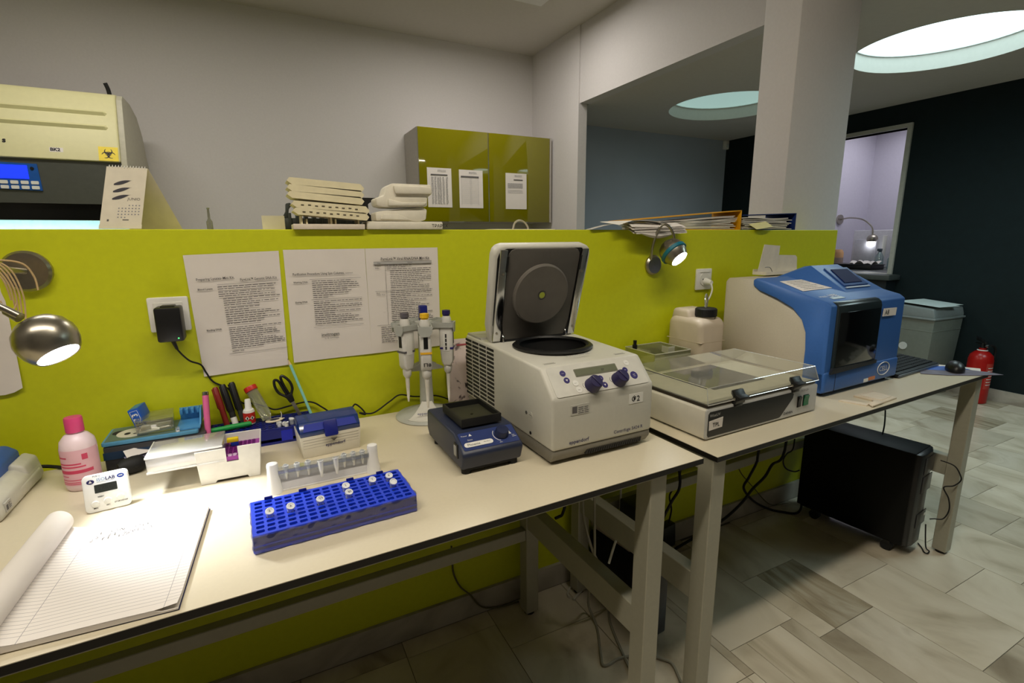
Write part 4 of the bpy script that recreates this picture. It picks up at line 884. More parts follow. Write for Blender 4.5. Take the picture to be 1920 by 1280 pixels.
# bottle
t = thing('wash_bottle', 'pink labelled plastic bottle with a pink screw cap on the bench', 'bottle', (-.362, -.166, Z1))
obj('body', G().lathe([(0, 0), (.026, 0), (.0292, .004), (.0302, .01), (.0302, .088), (.028, .102), (.02, .113), (.0125, .118), (.0125, .124)], 36), mat('bottle_pink_white', (232, 208, 212), .35), t)
obj('cap', G().lathe([(.0152, .12), (.0152, .146), (.014, .15), (0, .1505)], 28), mat('cap_pink', (216, 70, 122), .4), t)
obj('label', G().grid(lambda u, v: (.0306*math.cos(R(-175+170*u)), .0306*math.sin(R(-175+170*u)), .014+.074*v), 28, 1), mat('label_pink', (228, 178, 190), .5), t)
def onb(nm, a0, a1, z0, z1, mt, r_=.0308): obj(nm, G().grid(lambda u, v: (r_*math.cos(R(a0+(a1-a0)*u)), r_*math.sin(R(a0+(a1-a0)*u)), z0+(z1-z0)*v), max(2, int((a1-a0)/6)), 1), mt, t)
LR = mat('label_red', (206, 62, 98), .5)
onb('label_bar', -165, -40, .0395, .0465, LR); onb('label_mark', -172, -150, .069, .078, LR); onb('label_drop', -70, -52, .067, .079, LR)
for a0, a1, z in ((-150, -118, .0715), (-158, -75, .058), (-158, -62, .052), (-150, -120, .033), (-155, -70, .025), (-155, -80, .02), (-155, -60, .0165)): onb('label_print', a0, a1, z, z+.003 if z > .04 else z+.0016, LR)
g = G()
for k, ch_ in enumerate('DNA away'):
    pass
# timer
TM = frame((-.327, -.3145, Z1), (.068, .0085, 0), Vector((-.002, .016, .062)))
t = thing('timer', 'white kitchen style timer with a dark display standing before the pink bottle', 'timer', m=Matrix.Translation((-.327, -.3145, Z1)) @ RZ(7.5))
tm = RX(-13) ; TF = tm @ RX(90)
obj('case', G().prism(rrect(0, .069, .001, .071, .008), -.012, 0, 'z', TF), M_RACKW, t, bev=.0025)
obj('display', G().prism(rrect(.017, .0505, .036, .0515, .001), 0, .0006, 'z', TF), mat('timer_lcd', (52, 56, 54), .2), t)
text('display_digits', '12:00', .0125, TF @ T(.0215, .0395, .0008), mat('lcd_segments', (26, 28, 28), .4), t)
for x, y in ((.0155, .0165), (.034, .0185), (.0535, .0205)): obj('round_button', G().lathe([(.0062, -.001), (.0062, .0018), (.0052, .003), (0, .0034)], 20, TF @ T(x, y, 0)), M_WHITE, t)
text('maker_lettering', 'ISO', .0085, TF @ T(.0215, .0575, .0004), mat('pale_blue_ink', (128, 160, 200), .5), t, bold=.01); text('maker_lettering', 'LAB', .0085, TF @ T(.0345, .0575, .0004), M_NAVY, t, bold=.03)
for x, y, s_ in ((.0125, .0585, .0058), (.0575, .0605, .0055)):
    e = obj('oval_emblem', disc(G(), x, y, s_, s_*.72, TF @ T(0, 0, .0004)), M_NAVY if x < .03 else mat('emblem_blue', (30, 62, 160), .5), t, smooth=False)
    g = G(); g.add([(x-.0026, y-.0018, .0006), (x+.0026, y-.0018, .0006), (x, y+.003, .0006)], [(0, 1, 2)], TF) if x < .03 else card(g, x-.003, x+.003, y-.0008, y+.001, TF, .0006)
    obj('emblem_mark', g, M_WHITE, e, smooth=False)
text('handwritten_mark', 'M.B.G', .0045, TF @ T(.0165, .0665, .0004), M_INK, t)
g = G(); card(g, .0215, .048, .0553, .0558, TF, .0004); obj('underline', g, M_NAVY, t, smooth=False)
for s, x, y in (('MIN', .0155, .0075), ('SEC', .034, .0095), ('START/STOP', .0535, .0115), ('RESET', .025, .0275)): text('button_lettering', s, .0036, TF @ T(x, y, .0004), M_INK, t, 'CENTER', bold=.02)
obj('stand_leg', G().prism([(.022, .05), (.047, .05), (.047, .049), (.022, .049)], -.03, -.012, 'z', TF) if False else G().tube([tm @ Vector((.015, .013, .045)), Vector((.015, .034, .002)), Vector((.055, .034, .002)), tm @ Vector((.055, .013, .045))], .0015, 6, 0), M_WHITE, t)
# notebook
NBM = Matrix.Translation((-.142, -.684, Z1)) @ RZ(-3.5)
t = thing('notebook', 'lined notebook open under the lamp with its pages rolled back', 'notebook', m=NBM)
obj('cover', G().grid(lambda u, v: (-.218+.219*u, .003+.287*v, .0012+.004*(1-v)*(1-u)*(1-u)), 10, 10, .0008), mat('navy_cover', (22, 32, 84), .4), t)
PGW = .214
def zp(u, v): return .0085+.016*max(0, (.28-u))*3.3*max(0, (.28-u))*3.3*.9+.003*(1-v)*math.sin(u*3)*.6
g = G().grid(lambda u, v: (-.214+PGW*u, .002+.284*v, zp(u, v)-.0009-(.0035 if u > .9 and v < .06 else 0)), 24, 20, lambda p: (p[0]*.995, p[1], .0022))
obj('page_block', g, M_PAPER, t)
ruled = bpy.data.materials.new('ruled_paper'); ruled.use_nodes = True; nt = ruled.node_tree; b = nt.nodes['Principled BSDF']; b.inputs['Roughness'].default_value = .9
tc = nt.nodes.new('ShaderNodeTexCoord'); sp = nt.nodes.new('ShaderNodeSeparateXYZ'); nt.links.new(tc.outputs['Object'], sp.inputs[0])
def mth(op, a, bb=None):
    n = nt.nodes.new('ShaderNodeMath'); n.operation = op
    for i, q in enumerate((a, bb)):
        if q is None: continue
        if hasattr(q, 'links'): nt.links.new(q, n.inputs[i])
        else: n.inputs[i].default_value = q
    return n.outputs[0]
ln = mth('LESS_THAN', mth('FRACT', mth('MULTIPLY', sp.outputs[1], 1/.0078)), .09)
ins = mth('MULTIPLY', mth('LESS_THAN', sp.outputs[1], .255), mth('GREATER_THAN', sp.outputs[1], .012))
mg = mth('ADD', mth('COMPARE', sp.outputs[0], -.17), mth('COMPARE', sp.outputs[0], -.016))
for n in nt.nodes:
    if n.type == 'MATH' and n.operation == 'COMPARE': n.inputs[2].default_value = .0004
mk = mth('MINIMUM', mth('ADD', mth('MULTIPLY', ln, ins), mg), 1.0)
mx = nt.nodes.new('ShaderNodeMix'); mx.data_type = 'RGBA'; mx.inputs[6].default_value = lin((232, 226, 222))+(1,); mx.inputs[7].default_value = lin((168, 164, 168))+(1,)
nt.links.new(mk, mx.inputs[0]); nt.links.new(mx.outputs[2], b.inputs['Base Color'])
obj('top_page', G().grid(lambda u, v: (-.214+PGW*u, .002+.284*v, zp(u, v)+(.004*max(0, u-.88)*8*max(0, .1-v)*10)), 24, 20, .0003), ruled, t)
for s, x, y, z in (('1. ΛΛΝ - 5213', -.158, .252, .006), ('Σ - Μ   5261 - Α', -.16, .2385, .006), ('2 - Μ - 1262 - Σ', -.165, .2305, .006)): text('handwriting', s, .0118, T(x, y, zp(.25, .9)+.0012) @ RZ(3), M_GREYINK, t)
g = G()
pts = [(math.cos(R(a)), math.sin(R(a))) for a in range(-100, 200, 15)]
def roll(u, v):
    a = R(-95+330*u); r_ = .0215-.004*u
    return (-.219+r_*math.cos(a)+.006*(1-v), -.01+.296*v, .0305+r_*math.sin(a)-.0015*(1-v))
obj('rolled_pages', g.grid(roll, 30, 8, lambda p: (p[0]-.219*.0-(p[0]+.219)*.06, p[1], .03+(p[2]-.03)*.94)), M_PAPER, t)
# blue and cream device cut by the picture edge
t = thing('mini_centrifuge', 'cream and blue rounded benchtop device at the edge beside the pink bottle', 'device', (-.535, -.17, Z1), 0)
obj('base', G().prism([(-.085, 0), (.078, 0), (.083, .012), (.08, .035), (.06, .05), (.06, .05), (-.09, .05)], -.105, .1, 'y').prism([(-.08, -.104), (.072, -.104), (.08, -.09), (.084, .08), (.074, .1), (-.08, .1)], .004, .03), mat('device_cream', (206, 204, 192), .45), t, bev=.012, seg=3)
obj('cheek', G().prism([(.04, .04), (.082, .02), (.076, .052), (.055, .062)], .03, .1, 'y'), MATS['device_cream'], t, bev=.006, seg=3)
obj('lid', G().prism([(-.08, .04), (.052, .04), (.052, .07), (.034, .084), (-.08, .09)], -.06, .094, 'y'), mat('device_blue', (50, 98, 186), .4), t, bev=.006, seg=3)
obj('hinge_pin', G().cyl((.055, -.03, .05), (.058, -.03, .05), .004, n=14), mat('hinge_grey', (120, 130, 150), .4), t)
obj('sticker', G().prism(rrect(-.092, -.068, .013, .031, .001), .0815, .0842, 'x'), mat('sticker_grey', (186, 184, 178), .5), t)
g = G(); card(g, -.09, -.083, .016, .026, frame((.0844, 0, 0), (0, 1, 0), (0, 0, 1))); [para(g, -.081, -.07, .0165+.003*i, .0014, frame((.0844, 0, 0), (0, 1, 0), (0, 0, 1)), rr) for i in range(4)]
obj('sticker_print', g, M_GREYINK, t, smooth=False)
# black plug and cord at the wall
t = thing('cable_plug', 'black mains plug lying on the bench beside the pink bottle', 'plug', (-.283, -.14, Z1), 28)
obj('body', G().lathe([(0, -.03), (.011, -.028), (.0165, -.018), (.0185, .0), (.0175, .012), (.012, .02), (0, .021)], 20, T(0, 0, .0188) @ RY(90)), M_SOFTBLACK, t)
obj('grip_slot', G().box(-.004, .004, -.0195, .0195, .017, .021), M_BLACK, t, bev=.001)
for y in (-.0095, .0095): obj('pin', G().cyl((.02, y, .019), (.038, y, .019), .0024, n=10), M_CHROME, t)
cable('mains_cable', 'thick black cable along the wall behind the pink bottle to the black plug', [(-.56, .0-.012, .8), (-.5, -.014, .792), (-.47, -.02, .791), (-.44, -.04, .791), (-.42, -.06, .791), (-.4, -.1, .791), (-.36, -.125, .791), (-.325, -.135, .792), (-.31, -.152, .8)], .004, M_SOFTBLACK)
def hull(pts, m=None):
    bm = bmesh.new(); vs = [bm.verts.new(p) for p in pts]; r_ = bmesh.ops.convex_hull(bm, input=vs)
    bmesh.ops.delete(bm, geom=[v for v in bm.verts if not v.link_faces], context='VERTS')
    bmesh.ops.dissolve_limit(bm, angle_limit=R(1), verts=bm.verts, edges=bm.edges)
    bm.verts.index_update(); g = G().add([tuple(v.co) for v in bm.verts], [tuple(v.index for v in f.verts) for f in bm.faces], m); bm.free(); return g
# ------------------------------------------------------------------ lidded transilluminator box
t = thing('uv_box', 'flat cream box with a hinged clear lid and a black front panel', 'box', (.984, -.566, Z2), 1.65)
UW, UD = .478, .305
up = rrect(0, UW, .004, .0865, .007, 3)
obj('housing', G().prism(up, .004, UD, 'y').box(.004, UW-.004, .006, UD-.004, .004, .005), M_CREAM, t, bev=.001)
for x in (.03, UW-.03):
    for y in (.03, UD-.03): obj('foot', G().cyl((x, y, 0), (x, y, .005), .011, n=12), M_SOFTBLACK, t)
obj('front_bezel', G().prism(rrect(.0005, UW-.0005, .0045, .086, .007, 3), .0, .0045, 'y'), mat('bezel_grey', (196, 196, 194), .4), t, bev=.001)
obj('black_panel', G().prism([(.012, .01), (.008, .016), (.008, .072), (.014, .078), (.355, .078), (.362, .072), (.36, .06), (.308, .012), (.3, .01)], -.0008, .001, 'y'), mat('black_front_panel', (24, 25, 26), .35), t)
UF = lambda x, z: T(x, -.0014, z) @ RX(90)
text('maker_lettering', 'WiseUV', .0115, UF(.0125, .064), mat('pale_lettering', (190, 190, 186), .5), t)
text('maker_lettering', 'WUV-L20', .0085, UF(.395, .073), M_GREYINK, t); text('maker_lettering', 'DAIHAN', .011, UF(.322, .0145), M_INK, t, bold=.02)
obj('tag_label', G().prism([(.0125, .028), (.062, .0305), (.0635, .058), (.0115, .0535)], -.0016, -.0006, 'y'), M_PAPER, t)
text('tag_lettering', 'TPL', .0165, UF(.024, .036) @ T(0, 0, .001), M_INK, t, bold=.01)
for x, w, mt in ((.385, .0125, M_BLACK), (.412, .0215, mat('switch_green', (20, 112, 70), .35))):
    s_ = obj('switch_surround', G().box(x-.002, x+w+.002, -.002, 0, .027, .061), M_BLACK, t, bev=.001)
    obj('rocker_switch', G().prism([(.029, -.002), (.059, -.002), (.059, -.006), (.044, -.0035), (.029, -.004)], x, x+w, 'x', Matrix(((1, 0, 0, 0), (0, 0, 1, 0), (0, 1, 0, 0), (0, 0, 0, 1)))), mt, s_)
obj('top_frame', G().box(.006, UW-.006, .004, UD-.005, .0865, .096), mat('dark_brown_frame', (62, 54, 46), .4), t, bev=.002)
obj('cream_deck', G().box(.012, UW-.012, .01, UD-.01, .096, .0968), mat('deck_cream', (212, 208, 192), .35), t)
obj('filter_glass', G().box(.13, .35, .085, .285, .0969, .098), mat('filter_dark_glass', (52, 54, 58), .06), t)
CLID = clear('lid_acrylic', (244, 244, 236), .12, .99, .06, milky=.1)
l_ = shell([(0, 0), (UW-.004, 0), (UW-.004, UD-.01), (0, UD-.01)], [(.004, .008), (UW-.008, .008), (UW-.008, UD-.012), (.004, UD-.012)], .041, .0025)
mt_ = T(.002, -.002, .0975) 
top_ = G().add([tuple(p) for p in l_.v], l_.f, mt_ @ T(0, 0, .041) @ Matrix.Scale(-1, 4, (0, 0, 1)))
# lid: walls down, plate on top
g = G(); w_, d_, h_ = UW-.004, UD-.008, .041
bo = [(0, 0), (w_, 0), (w_, d_), (0, d_)]; to = [(.006, .012), (w_-.006, .012), (w_-.006, d_-.002), (.006, d_-.002)]
v = [(x, y, 0) for x, y in bo]+[(x, y, h_) for x, y in to]; f = [(4, 5, 6, 7)]+[(k, (k+1) % 4, 4+(k+1) % 4, 4+k) for k in range(4)]
ld = obj('clear_lid', G().add(v, f, mt_), CLID, t, smooth=False)
P8 = [mt_ @ Vector(p) for p in v]
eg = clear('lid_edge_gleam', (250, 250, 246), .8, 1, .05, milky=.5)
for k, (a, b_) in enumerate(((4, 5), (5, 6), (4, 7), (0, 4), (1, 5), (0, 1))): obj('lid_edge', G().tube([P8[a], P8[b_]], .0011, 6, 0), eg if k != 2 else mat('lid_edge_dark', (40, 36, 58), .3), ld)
for x in (.118, .365):
    h = obj('lid_catch', G().prism([(.004, .084), (-.007, .086), (-.01, .094), (-.02, .1), (-.021, .107), (-.008, .111), (.0, .123), (.008, .122), (.008, .112), (.002, .104)], x-.019, x+.019, 'x'), M_BLACK, t, bev=.0015)
    obj('catch_base', G().box(x-.015, x+.015, -.006, .0025, .078, .092), M_BLACK, h, bev=.002)
    obj('catch_pin', G().cyl((x-.0205, -.004, .1), (x-.0185, -.004, .1), .004, n=10), M_STEEL, h)
# clear gel tank behind it
t = thing('gel_tank', 'clear acrylic gel tank with a black electrode knob behind the clear lidded box', 'tank', (1.172, -.172, Z2), 1.5)
GT = clear('tank_acrylic', (236, 240, 214), .5, .93, .05, milky=.1); ge = clear('tank_edge', (246, 246, 232), .7, 1, .05, milky=.55)
tw, td, th_ = .17, .15, .128
g = G().box(0, tw, 0, .004, 0, th_).box(0, tw, td-.004, td, 0, th_).box(0, .004, .004, td-.004, 0, th_).box(tw-.004, tw, .004, td-.004, 0, th_).box(.004, tw-.004, .004, td-.004, 0, .004)
obj('tank_wall', g, GT, t, smooth=False)
obj('gel_platform', G().box(.05, .15, .01, td-.01, .07, .078), mat('gel_platform_cream', (226, 218, 190), .5), t)
obj('platform_leg', G().box(.05, .15, .02, .026, .004, .07).box(.05, .15, td-.026, td-.02, .004, .07), GT, t)
for k in range(6): obj('comb_rib', G().box(.056, .144, .02+.019*k, .028+.019*k, .078, .092), mat('gel_platform_cream', (0, 0, 0)), t)
for y in (0, td): obj('tank_edge_top', G().box(0, tw, y-.002, y+.002, th_, th_+.002), ge, t)
for x in (0, tw): obj('tank_edge_top', G().box(x-.002, x+.002, .002, td-.002, th_, th_+.002), ge, t)
obj('clear_tab', G().box(.09, .12, .028, .031, .078, .14).box(.09, .093, .031, .06, .118, .14), ge, t)
obj('electrode_knob', G().cyl((.018, .12, th_-.01), (.018, .12, th_+.012), .008, .009, 14).cyl((.018, .12, th_+.012), (.018, .12, th_+.028), .006, .0065, 14), M_BLACK, t)
# jerrycan
t = thing('canister', 'translucent off white canister with a black screw cap by the wall', 'canister', (1.362, -.19, Z2), 1.0)
JC = mat('canister_hdpe', (198, 184, 164), .45, var=.05, scale=14)
obj('body', G().prism(rrect(0, .16, .0, .235, .03, 4), 0, .125, 'x'), JC, t, bev=.02, seg=4, ang=60)
obj('shoulder', G().prism([(.06, .215), (.075, .262), (.15, .262), (.158, .225), (.15, .2), (.06, .2)], .012, .113, 'x'), JC, t, bev=.014, seg=3, ang=60)
obj('neck', G().cyl((.068, .044, .22), (.068, .044, .244), .03, n=24), JC, t)
obj('screw_cap', G().lathe([(.0355, 0), (.037, .002), (.037, .027), (.034, .03), (0, .0305)], 36, T(.068, .044, .238)), M_SOFTBLACK, t)
g = G()
for i in range(36): a = i*10; g.box(.0365, .0378, -.0012, .0012, .003, .026, T(.068, .044, .238) @ RZ(a))
obj('cap_ribs', g, M_BLACK, t, kind='stuff')
obj('waist_line', G().box(-.0005, .1255, -.0005, .1605, .15, .1515), mat('canister_seam', (186, 172, 148), .5), t, bev=.0004)
obj('clear_hose', G().tube([(.072, .05, .268), (.078, .06, .3), (.1, .075, .312), (.125, .09, .28), (.132, .11, .2)], .0032, 8), clear('hose_clear', (205, 205, 190), .4, .85, milky=.35), t)
# analyser
AM = Matrix.Translation((1.6, -.487, Z2)) @ RZ(1.65)
t = thing('analyser', 'big blue and cream analyser with a dark window and a small tilted screen', 'analyser', m=AM)
AW = .455
obj('cream_body', G().prism([(.06, .012), (.402, .012), (.402, .352), (.39, .366), (.287, .3665), (.28, .34), (.255, .322), (.188, .299), (.126, .272), (.09, .242), (.073, .204), (.067, .15), (.067, .06)], .004, AW-.004, 'x'), mat('analyser_cream', (192, 182, 162), .5, var=.03, scale=200, bump=.04), t, bev=.003)
sp_ = [(0, .03), (.003, .012), (.07, .012), (.073, .06), (.073, .15), (.078, .205), (.095, .245), (.13, .28), (.19, .307), (.262, .33), (.284, .345), (.285, .365), (.272, .3725), (.02, .3125), (.002, .3)]
sh = obj('blue_shell', G().prism(sp_, 0, AW, 'x'), M_ABLUE, t, bev=.005, seg=2)
obj('base_lip', G().box(.0, AW, -.004, .06, .014, .085), M_ABLUE, t, bev=.008, seg=3)
win = [(.084, -.006), (.105, -.0075), (.286, -.0065), (.3, -.003), (.3085, .006), (.312, .02), (.306, .02), (.084, .004)]
fr = obj('door_frame', G().prism([(y, z) for z, y in win], .03, .285, 'x'), mat('smoked_frame', (36, 46, 50), .25), t, bev=.002)
obj('dark_window', G().box(.04, .277, -.0095, -.006, .1, .278), mat('smoked_glass', (9, 10, 12), .08), fr, bev=.001)
obj('door_sill', G().prism([(.018, .078), (.29, .084), (.29, .096), (.03, .098)], -.0105, -.002, 'y'), mat('sill_dark', (18, 24, 34), .4), fr)
hp = obj('screen_hump', hull([(.215, .075, .325), (.455, .075, .325), (.25, .232, .41), (.425, .232, .41), (.145, .3, .366), (.456, .3, .366), (.258, .262, .406), (.42, .262, .406), (.2, .12, .33), (.456, .12, .33)]), M_ABLUE, t, bev=.006, seg=2)
sm = frame((.335, .154, .368), (1, 0, 0), (0, .157, .085)) 
sc = obj('screen_frame', G().prism([(-.085, -.055), (.068, -.055), (.1, .058), (-.046, .06)], -.002, .0025, 'z', sm @ T(0, 0, .0025)), mat('screen_frame_blue', (40, 78, 142), .4), hp, bev=.001)
obj('screen', G().prism([(-.068, -.042), (.044, -.042), (.075, .042), (-.028, .045)], .003, .0056, 'z', sm @ T(0, 0, .0025)), mat('dark_screen', (10, 18, 70), .6, spec=.1), hp)
obj('grey_strip', G().box(-.09, .06, -.0035, .0035, .002, .005, sm @ T(.0, -.066, -.0005)), mat('strip_grey', (164, 176, 190), .4), hp)
tpm = frame((0, .02, .3128), (1, 0, 0), (0, .252, .06))
obj('printed_notice', G().prism([(.055, .205), (.235, .21), (.226, .106), (.03, .1)], .0006, .0014, 'z', tpm), M_PAPER, t)
g = G(); [para(g, .06+.003*i, .2, .115+.015*i, .003, tpm @ T(0, 0, .0018), rr, rr.uniform(.6, 1)) for i in range(6)]; obj('notice_print', g, M_GREYINK, t, smooth=False)
text('model_lettering', 'LITE', .026, tpm @ T(.082, .034, .001), M_WHITE, t, bold=.01); text('model_lettering', 'MULTI', .015, tpm @ T(.025, .034, .001), M_WHITE, t)
obj('top_plate', G().prism([(.06, .012), (.13, .014), (.13, .03), (.06, .028)], .0006, .0015, 'z', tpm), mat('plate_silver', (170, 190, 204), .4), t)
obj('tag_label', G().prism([(.305, .245), (.39, .243), (.393, .27), (.308, .272)], -.0032, -.0012, 'y'), M_PAPER, t)
text('tag_lettering', 'A8', .024, T(.315, -.0036, .2495) @ RX(90), M_INK, t, bold=.01)
AF = T(0, -.0052, 0) @ RX(90)
el = obj('emblem_ring', G().tube([AF @ Vector((.355+.039*math.cos(R(a)), .055+.023*math.sin(R(a)), 0)) for a in range(0, 361, 15)], .0014, 6, 0), M_WHITE, t)
text('emblem_lettering', 'CELL', .025, AF @ T(.355, .0465, 0), M_WHITE, t, 'CENTER')
obj('orange_label', G().box(.265, .305, -.0056, -.004, .022, .034), mat('label_orange', (206, 124, 72), .5), t); obj('white_label', G().box(.235, .262, -.0056, -.004, .02, .032), M_WHITE, t)
for x in (.03, .42):
    for y in (.03, .37): obj('foot', G().cyl((x, y, 0), (x, y, .014), .014, n=12), M_SOFTBLACK, t)
obj('seam_line', G().box(.057, .0585, -.0048, -.002, .014, .085), M_INK, t)
# carton on top of the analyser at its rear
t = thing('carton', 'open white carton with a raised flap on top of the analyser', 'box', (1.745, -.14, Z2+.3715), 1.6)
CB = mat('white_card', (222, 214, 198), .8)
obj('box', G().box(0, .275, 0, .003, 0, .012).box(0, .275, .057, .06, 0, .02).box(0, .003, .003, .057, 0, .012).box(.272, .275, .003, .057, 0, .012).box(.003, .272, .003, .057, 0, .0015), CB, t)
obj('raised_flap', G().prism([(.0, .0), (.12, .0), (.128, .11), (.03, .116)], .04, .0415, 'y'), CB, t)
obj('flap', G().prism([(.122, 0), (.27, 0), (.262, .062), (.25, .07), (.128, .074)], .05, .0515, 'y'), CB, t)
obj('wire_loop', G().tube([(.0, .008, .03), (.03, .008, .028), (.05, .008, .006)], .0012, 5), M_BLACK, t)
# keyboard, mat, mouse
t = thing('keyboard', 'black keyboard beside the blue analyser', 'keyboard', m=Matrix.Translation((2.068, -.478, Z2)) @ RZ(3.8))
km = RX(4)
obj('case', G().prism(rrect(0, .345, 0, .142, .008), .003, .015, 'z', km), mat('keyboard_black', (22, 26, 30), .55, spec=.25), t, bev=.002)
obj('front_rest', G().box(.004, .341, -.004, .006, .002, .012, km), mat('keyboard_rest_grey', (84, 94, 104), .35), t, bev=.002)
g = G()
for j in range(6):
    for i in range(17):
        x, y = .012+i*.0191, .018+j*.0198
        if j == 0 and 4 <= i <= 8:
            if i == 4: g.box(x, x+.092, y, y+.0165, .015, .019, km)
            continue
        g.box(x, x+.0165, y, y+.0165, .015, .019, km)
obj('keys', g, mat('key_black', (16, 18, 20), .6, spec=.2), t, kind='stuff')
obj('maker_label', G().box(.012, .03, .13, .137, .015, .0156, km), M_WHITE, t)
for x in (.02, .32): obj('foot', G().box(x-.01, x+.01, .005, .02, 0, .0035), M_SOFTBLACK, t); obj('rear_foot', G().box(x-.01, x+.01, .125, .137, 0, .0125), M_SOFTBLACK, t)
t = thing('mouse_mat', 'grey violet printed sheet under the mouse at the bench corner', 'mat', m=Matrix.Translation((0, 0, Z2)))
obj('lower_sheet', G().prism([(2.30, -.46), (2.415, -.40), (2.505, -.555), (2.46, -.573)], .0004, .0012), M_PAPER, t)
obj('printed_sheet', G().prism([(2.215, -.485), (2.275, -.545), (2.37, -.6), (2.46, -.64), (2.462, -.6), (2.40, -.46), (2.33, -.42)], .0013, .0024), mat('sheet_grey_violet', (112, 106, 122), .5, var=.25, scale=25), t)
obj('blue_block', G().prism([(2.3, -.463), (2.342, -.506), (2.452, -.545), (2.42, -.472), (2.34, -.43)], .0025, .0029), mat('print_blue', (58, 104, 196), .5), t)
t = thing('computer_mouse', 'black computer mouse on the printed sheet at the bench corner', 'mouse', m=Matrix.Translation((2.375, -.525, Z2+.003)) @ RZ(-62))
g = G().sph((0, 0, .006), (.03, .052, .032), 24, 16); g.v = [Vector((p.x, p.y, max(p.z, 0))) for p in g.v]
obj('shell', g, mat('mouse_black', (24, 22, 24), .4), t, ang=50)
obj('wheel', G().cyl((-.003, .034, .027), (.003, .034, .027), .006, n=14), M_DGREY, t)
# small trays in front of the analyser
M_WOOD = mat('pale_ivory_card', (222, 208, 186), .6)
t = thing('comb_tray', 'flat ivory rectangular plate lying before the blue analyser', 'plate', m=Matrix.Translation((1.712, -.612, Z2)) @ RZ(5))
obj('plate', G().prism([(0, 0), (.09, -.002), (.105, .075), (.0, .085)], 0, .006), M_WOOD, t, bev=.001)
obj('raised_panel', G().prism([(.012, .012), (.08, .01), (.09, .062), (.012, .07)], .006, .0075), mat('ivory_light', (230, 218, 198), .6), t)
t = thing('gel_comb', 'thin ivory comb with a cranked end lying nearest the bench edge', 'comb', m=Matrix.Translation((1.59, -.612, Z2)) @ RZ(-4))
obj('strip', G().prism([(.02, .082), (.045, .082), (.075, .02), (.05, .014)], 0, .003), M_WOOD, t)
obj('cranked_end', G().prism([(.05, -.004), (.12, .006), (.125, .022), (.106, .034), (.098, .024), (.066, .02)], .003, .0075), M_WOOD, t, bev=.001)
# ------------------------------------------------------------------ on the partition top
ZP = PT
t = thing('calendar', 'white tent desk calendar showing June on top of the partition', 'calendar', m=Matrix.Translation((-.265, .05, ZP)) @ RZ(4))
cf = frame((-.041, -.03, .002), (1, 0, 0), (.17, .26, 1)); cf = Matrix.Translation((-.043, -.03, .004)) @ Matrix(((1, .19, 0, 0), (0, .30, -1, 0), (0, 1, .30, 0), (0, 0, 0, 1)))
M_CAL = mat('calendar_paper', (222, 214, 196), .8)
obj('front_sheet', G().box(0, .076, .006, .136, 0, .002, cf), M_CAL, t)
obj('base_strip', G().box(-.001, .077, -.003, .006, 0, .0022, cf), M_CAL, t)
obj('back_board', G().prism([(-.014, .136), (.06, .136), (.112, 0), (.03, 0)], .06, .0615, 'y') if False else G().add([(-.016, .012, .14), (.06, .012, .14), (.11, .07, .002), (.0, .07, .002), (-.016, .0135, .14), (.06, .0135, .14), (.11, .0715, .002), (.0, .0715, .002)], [(0, 3, 2, 1), (4, 5, 6, 7), (0, 1, 5, 4), (1, 2, 6, 5), (2, 3, 7, 6), (3, 0, 4, 7)]), mat('calendar_card', (212, 202, 186), .8), t)
for k in range(3):
    def stroke(u, v, k=k): return cf @ Vector((.017+.04*u, .098-.0165*k+.013*u-.002+(.0042*math.sin(PI*min(1, u*1.15+.12)))*(v*2-1), .0024))
    obj('ink_stroke', G().grid(stroke, 12, 2), mat('stroke_ink', (64, 62, 70), .8), t)
text('month_lettering', 'JUNIO', .0085, cf @ T(.045, .061, .0024), M_GREYINK, t)
g = G(); rc = random.Random(5)
for j in range(5):
    for i in range(7):
        if (j == 0 and i < 3) or (j == 4 and i > 2): continue
        card(g, .03+.0062*i, .0325+.0062*i, .048-.0068*j, .0505-.0068*j, cf, .0024)
obj('date_print', g, M_LGREYINK, t, smooth=False)
g = G(); para(g, .04, .056, .0155, .002, cf @ T(0, 0, .0024), rc); card(g, .012, .0155, .013, .0175, cf, .0024); obj('foot_print', g, M_GREYINK, t, smooth=False)
g = G()
for i in range(13): g.tube([cf @ Vector((.005+.0055*i, .134, .003)), cf @ Vector((.005+.0055*i, .1395, .0015)), cf @ Vector((.005+.0055*i, .136, -.003))], .0008, 4)
obj('binding_rings', g, M_WHITE, t, kind='stuff')
t = thing('vial', 'tiny clear upright vial standing alone on top of the partition', 'vial', (-.096, .08, ZP))
obj('body', G().lathe([(0, 0), (.007, 0), (.007, .02), (.003, .028), (.0025, .05), (.004, .054), (0, .055)], 14), clear('vial_clear', (200, 200, 196), .4, .8, milky=.3), t)
tag(obj('note_card', G().box(.023, .077, .058, .0595, ZP, ZP+.036), M_CAL), 'small cream card standing on the partition beside the dark rack', 'card')
t = thing('tube_rack', 'dark grey finned tube rack behind the cream racks on the partition', 'rack', (.07, .088, ZP))
DG = mat('rack_dark_grey', (62, 68, 68), .5)
obj('deck', G().prism([(.0, .022), (.012, .032), (.21, .032), (.21, 0), (.006, 0)], 0, .05, 'y'), DG, t, bev=.002)
for k in range(9): obj('fin', G().box(.018+.021*k, .026+.021*k, -.004, .05, .0, .045), DG, t, bev=.001)
obj('end_clip', G().prism([(.004, .032), (.018, .032), (.022, .055), (.03, .066), (.026, .072), (.016, .07), (.014, .05)], .004, .04, 'y'), DG, t, bev=.001)
t = thing('rack_holder', 'black bracket shaped rack end between the cream racks and the foam', 'rack', (.272, .108, ZP))
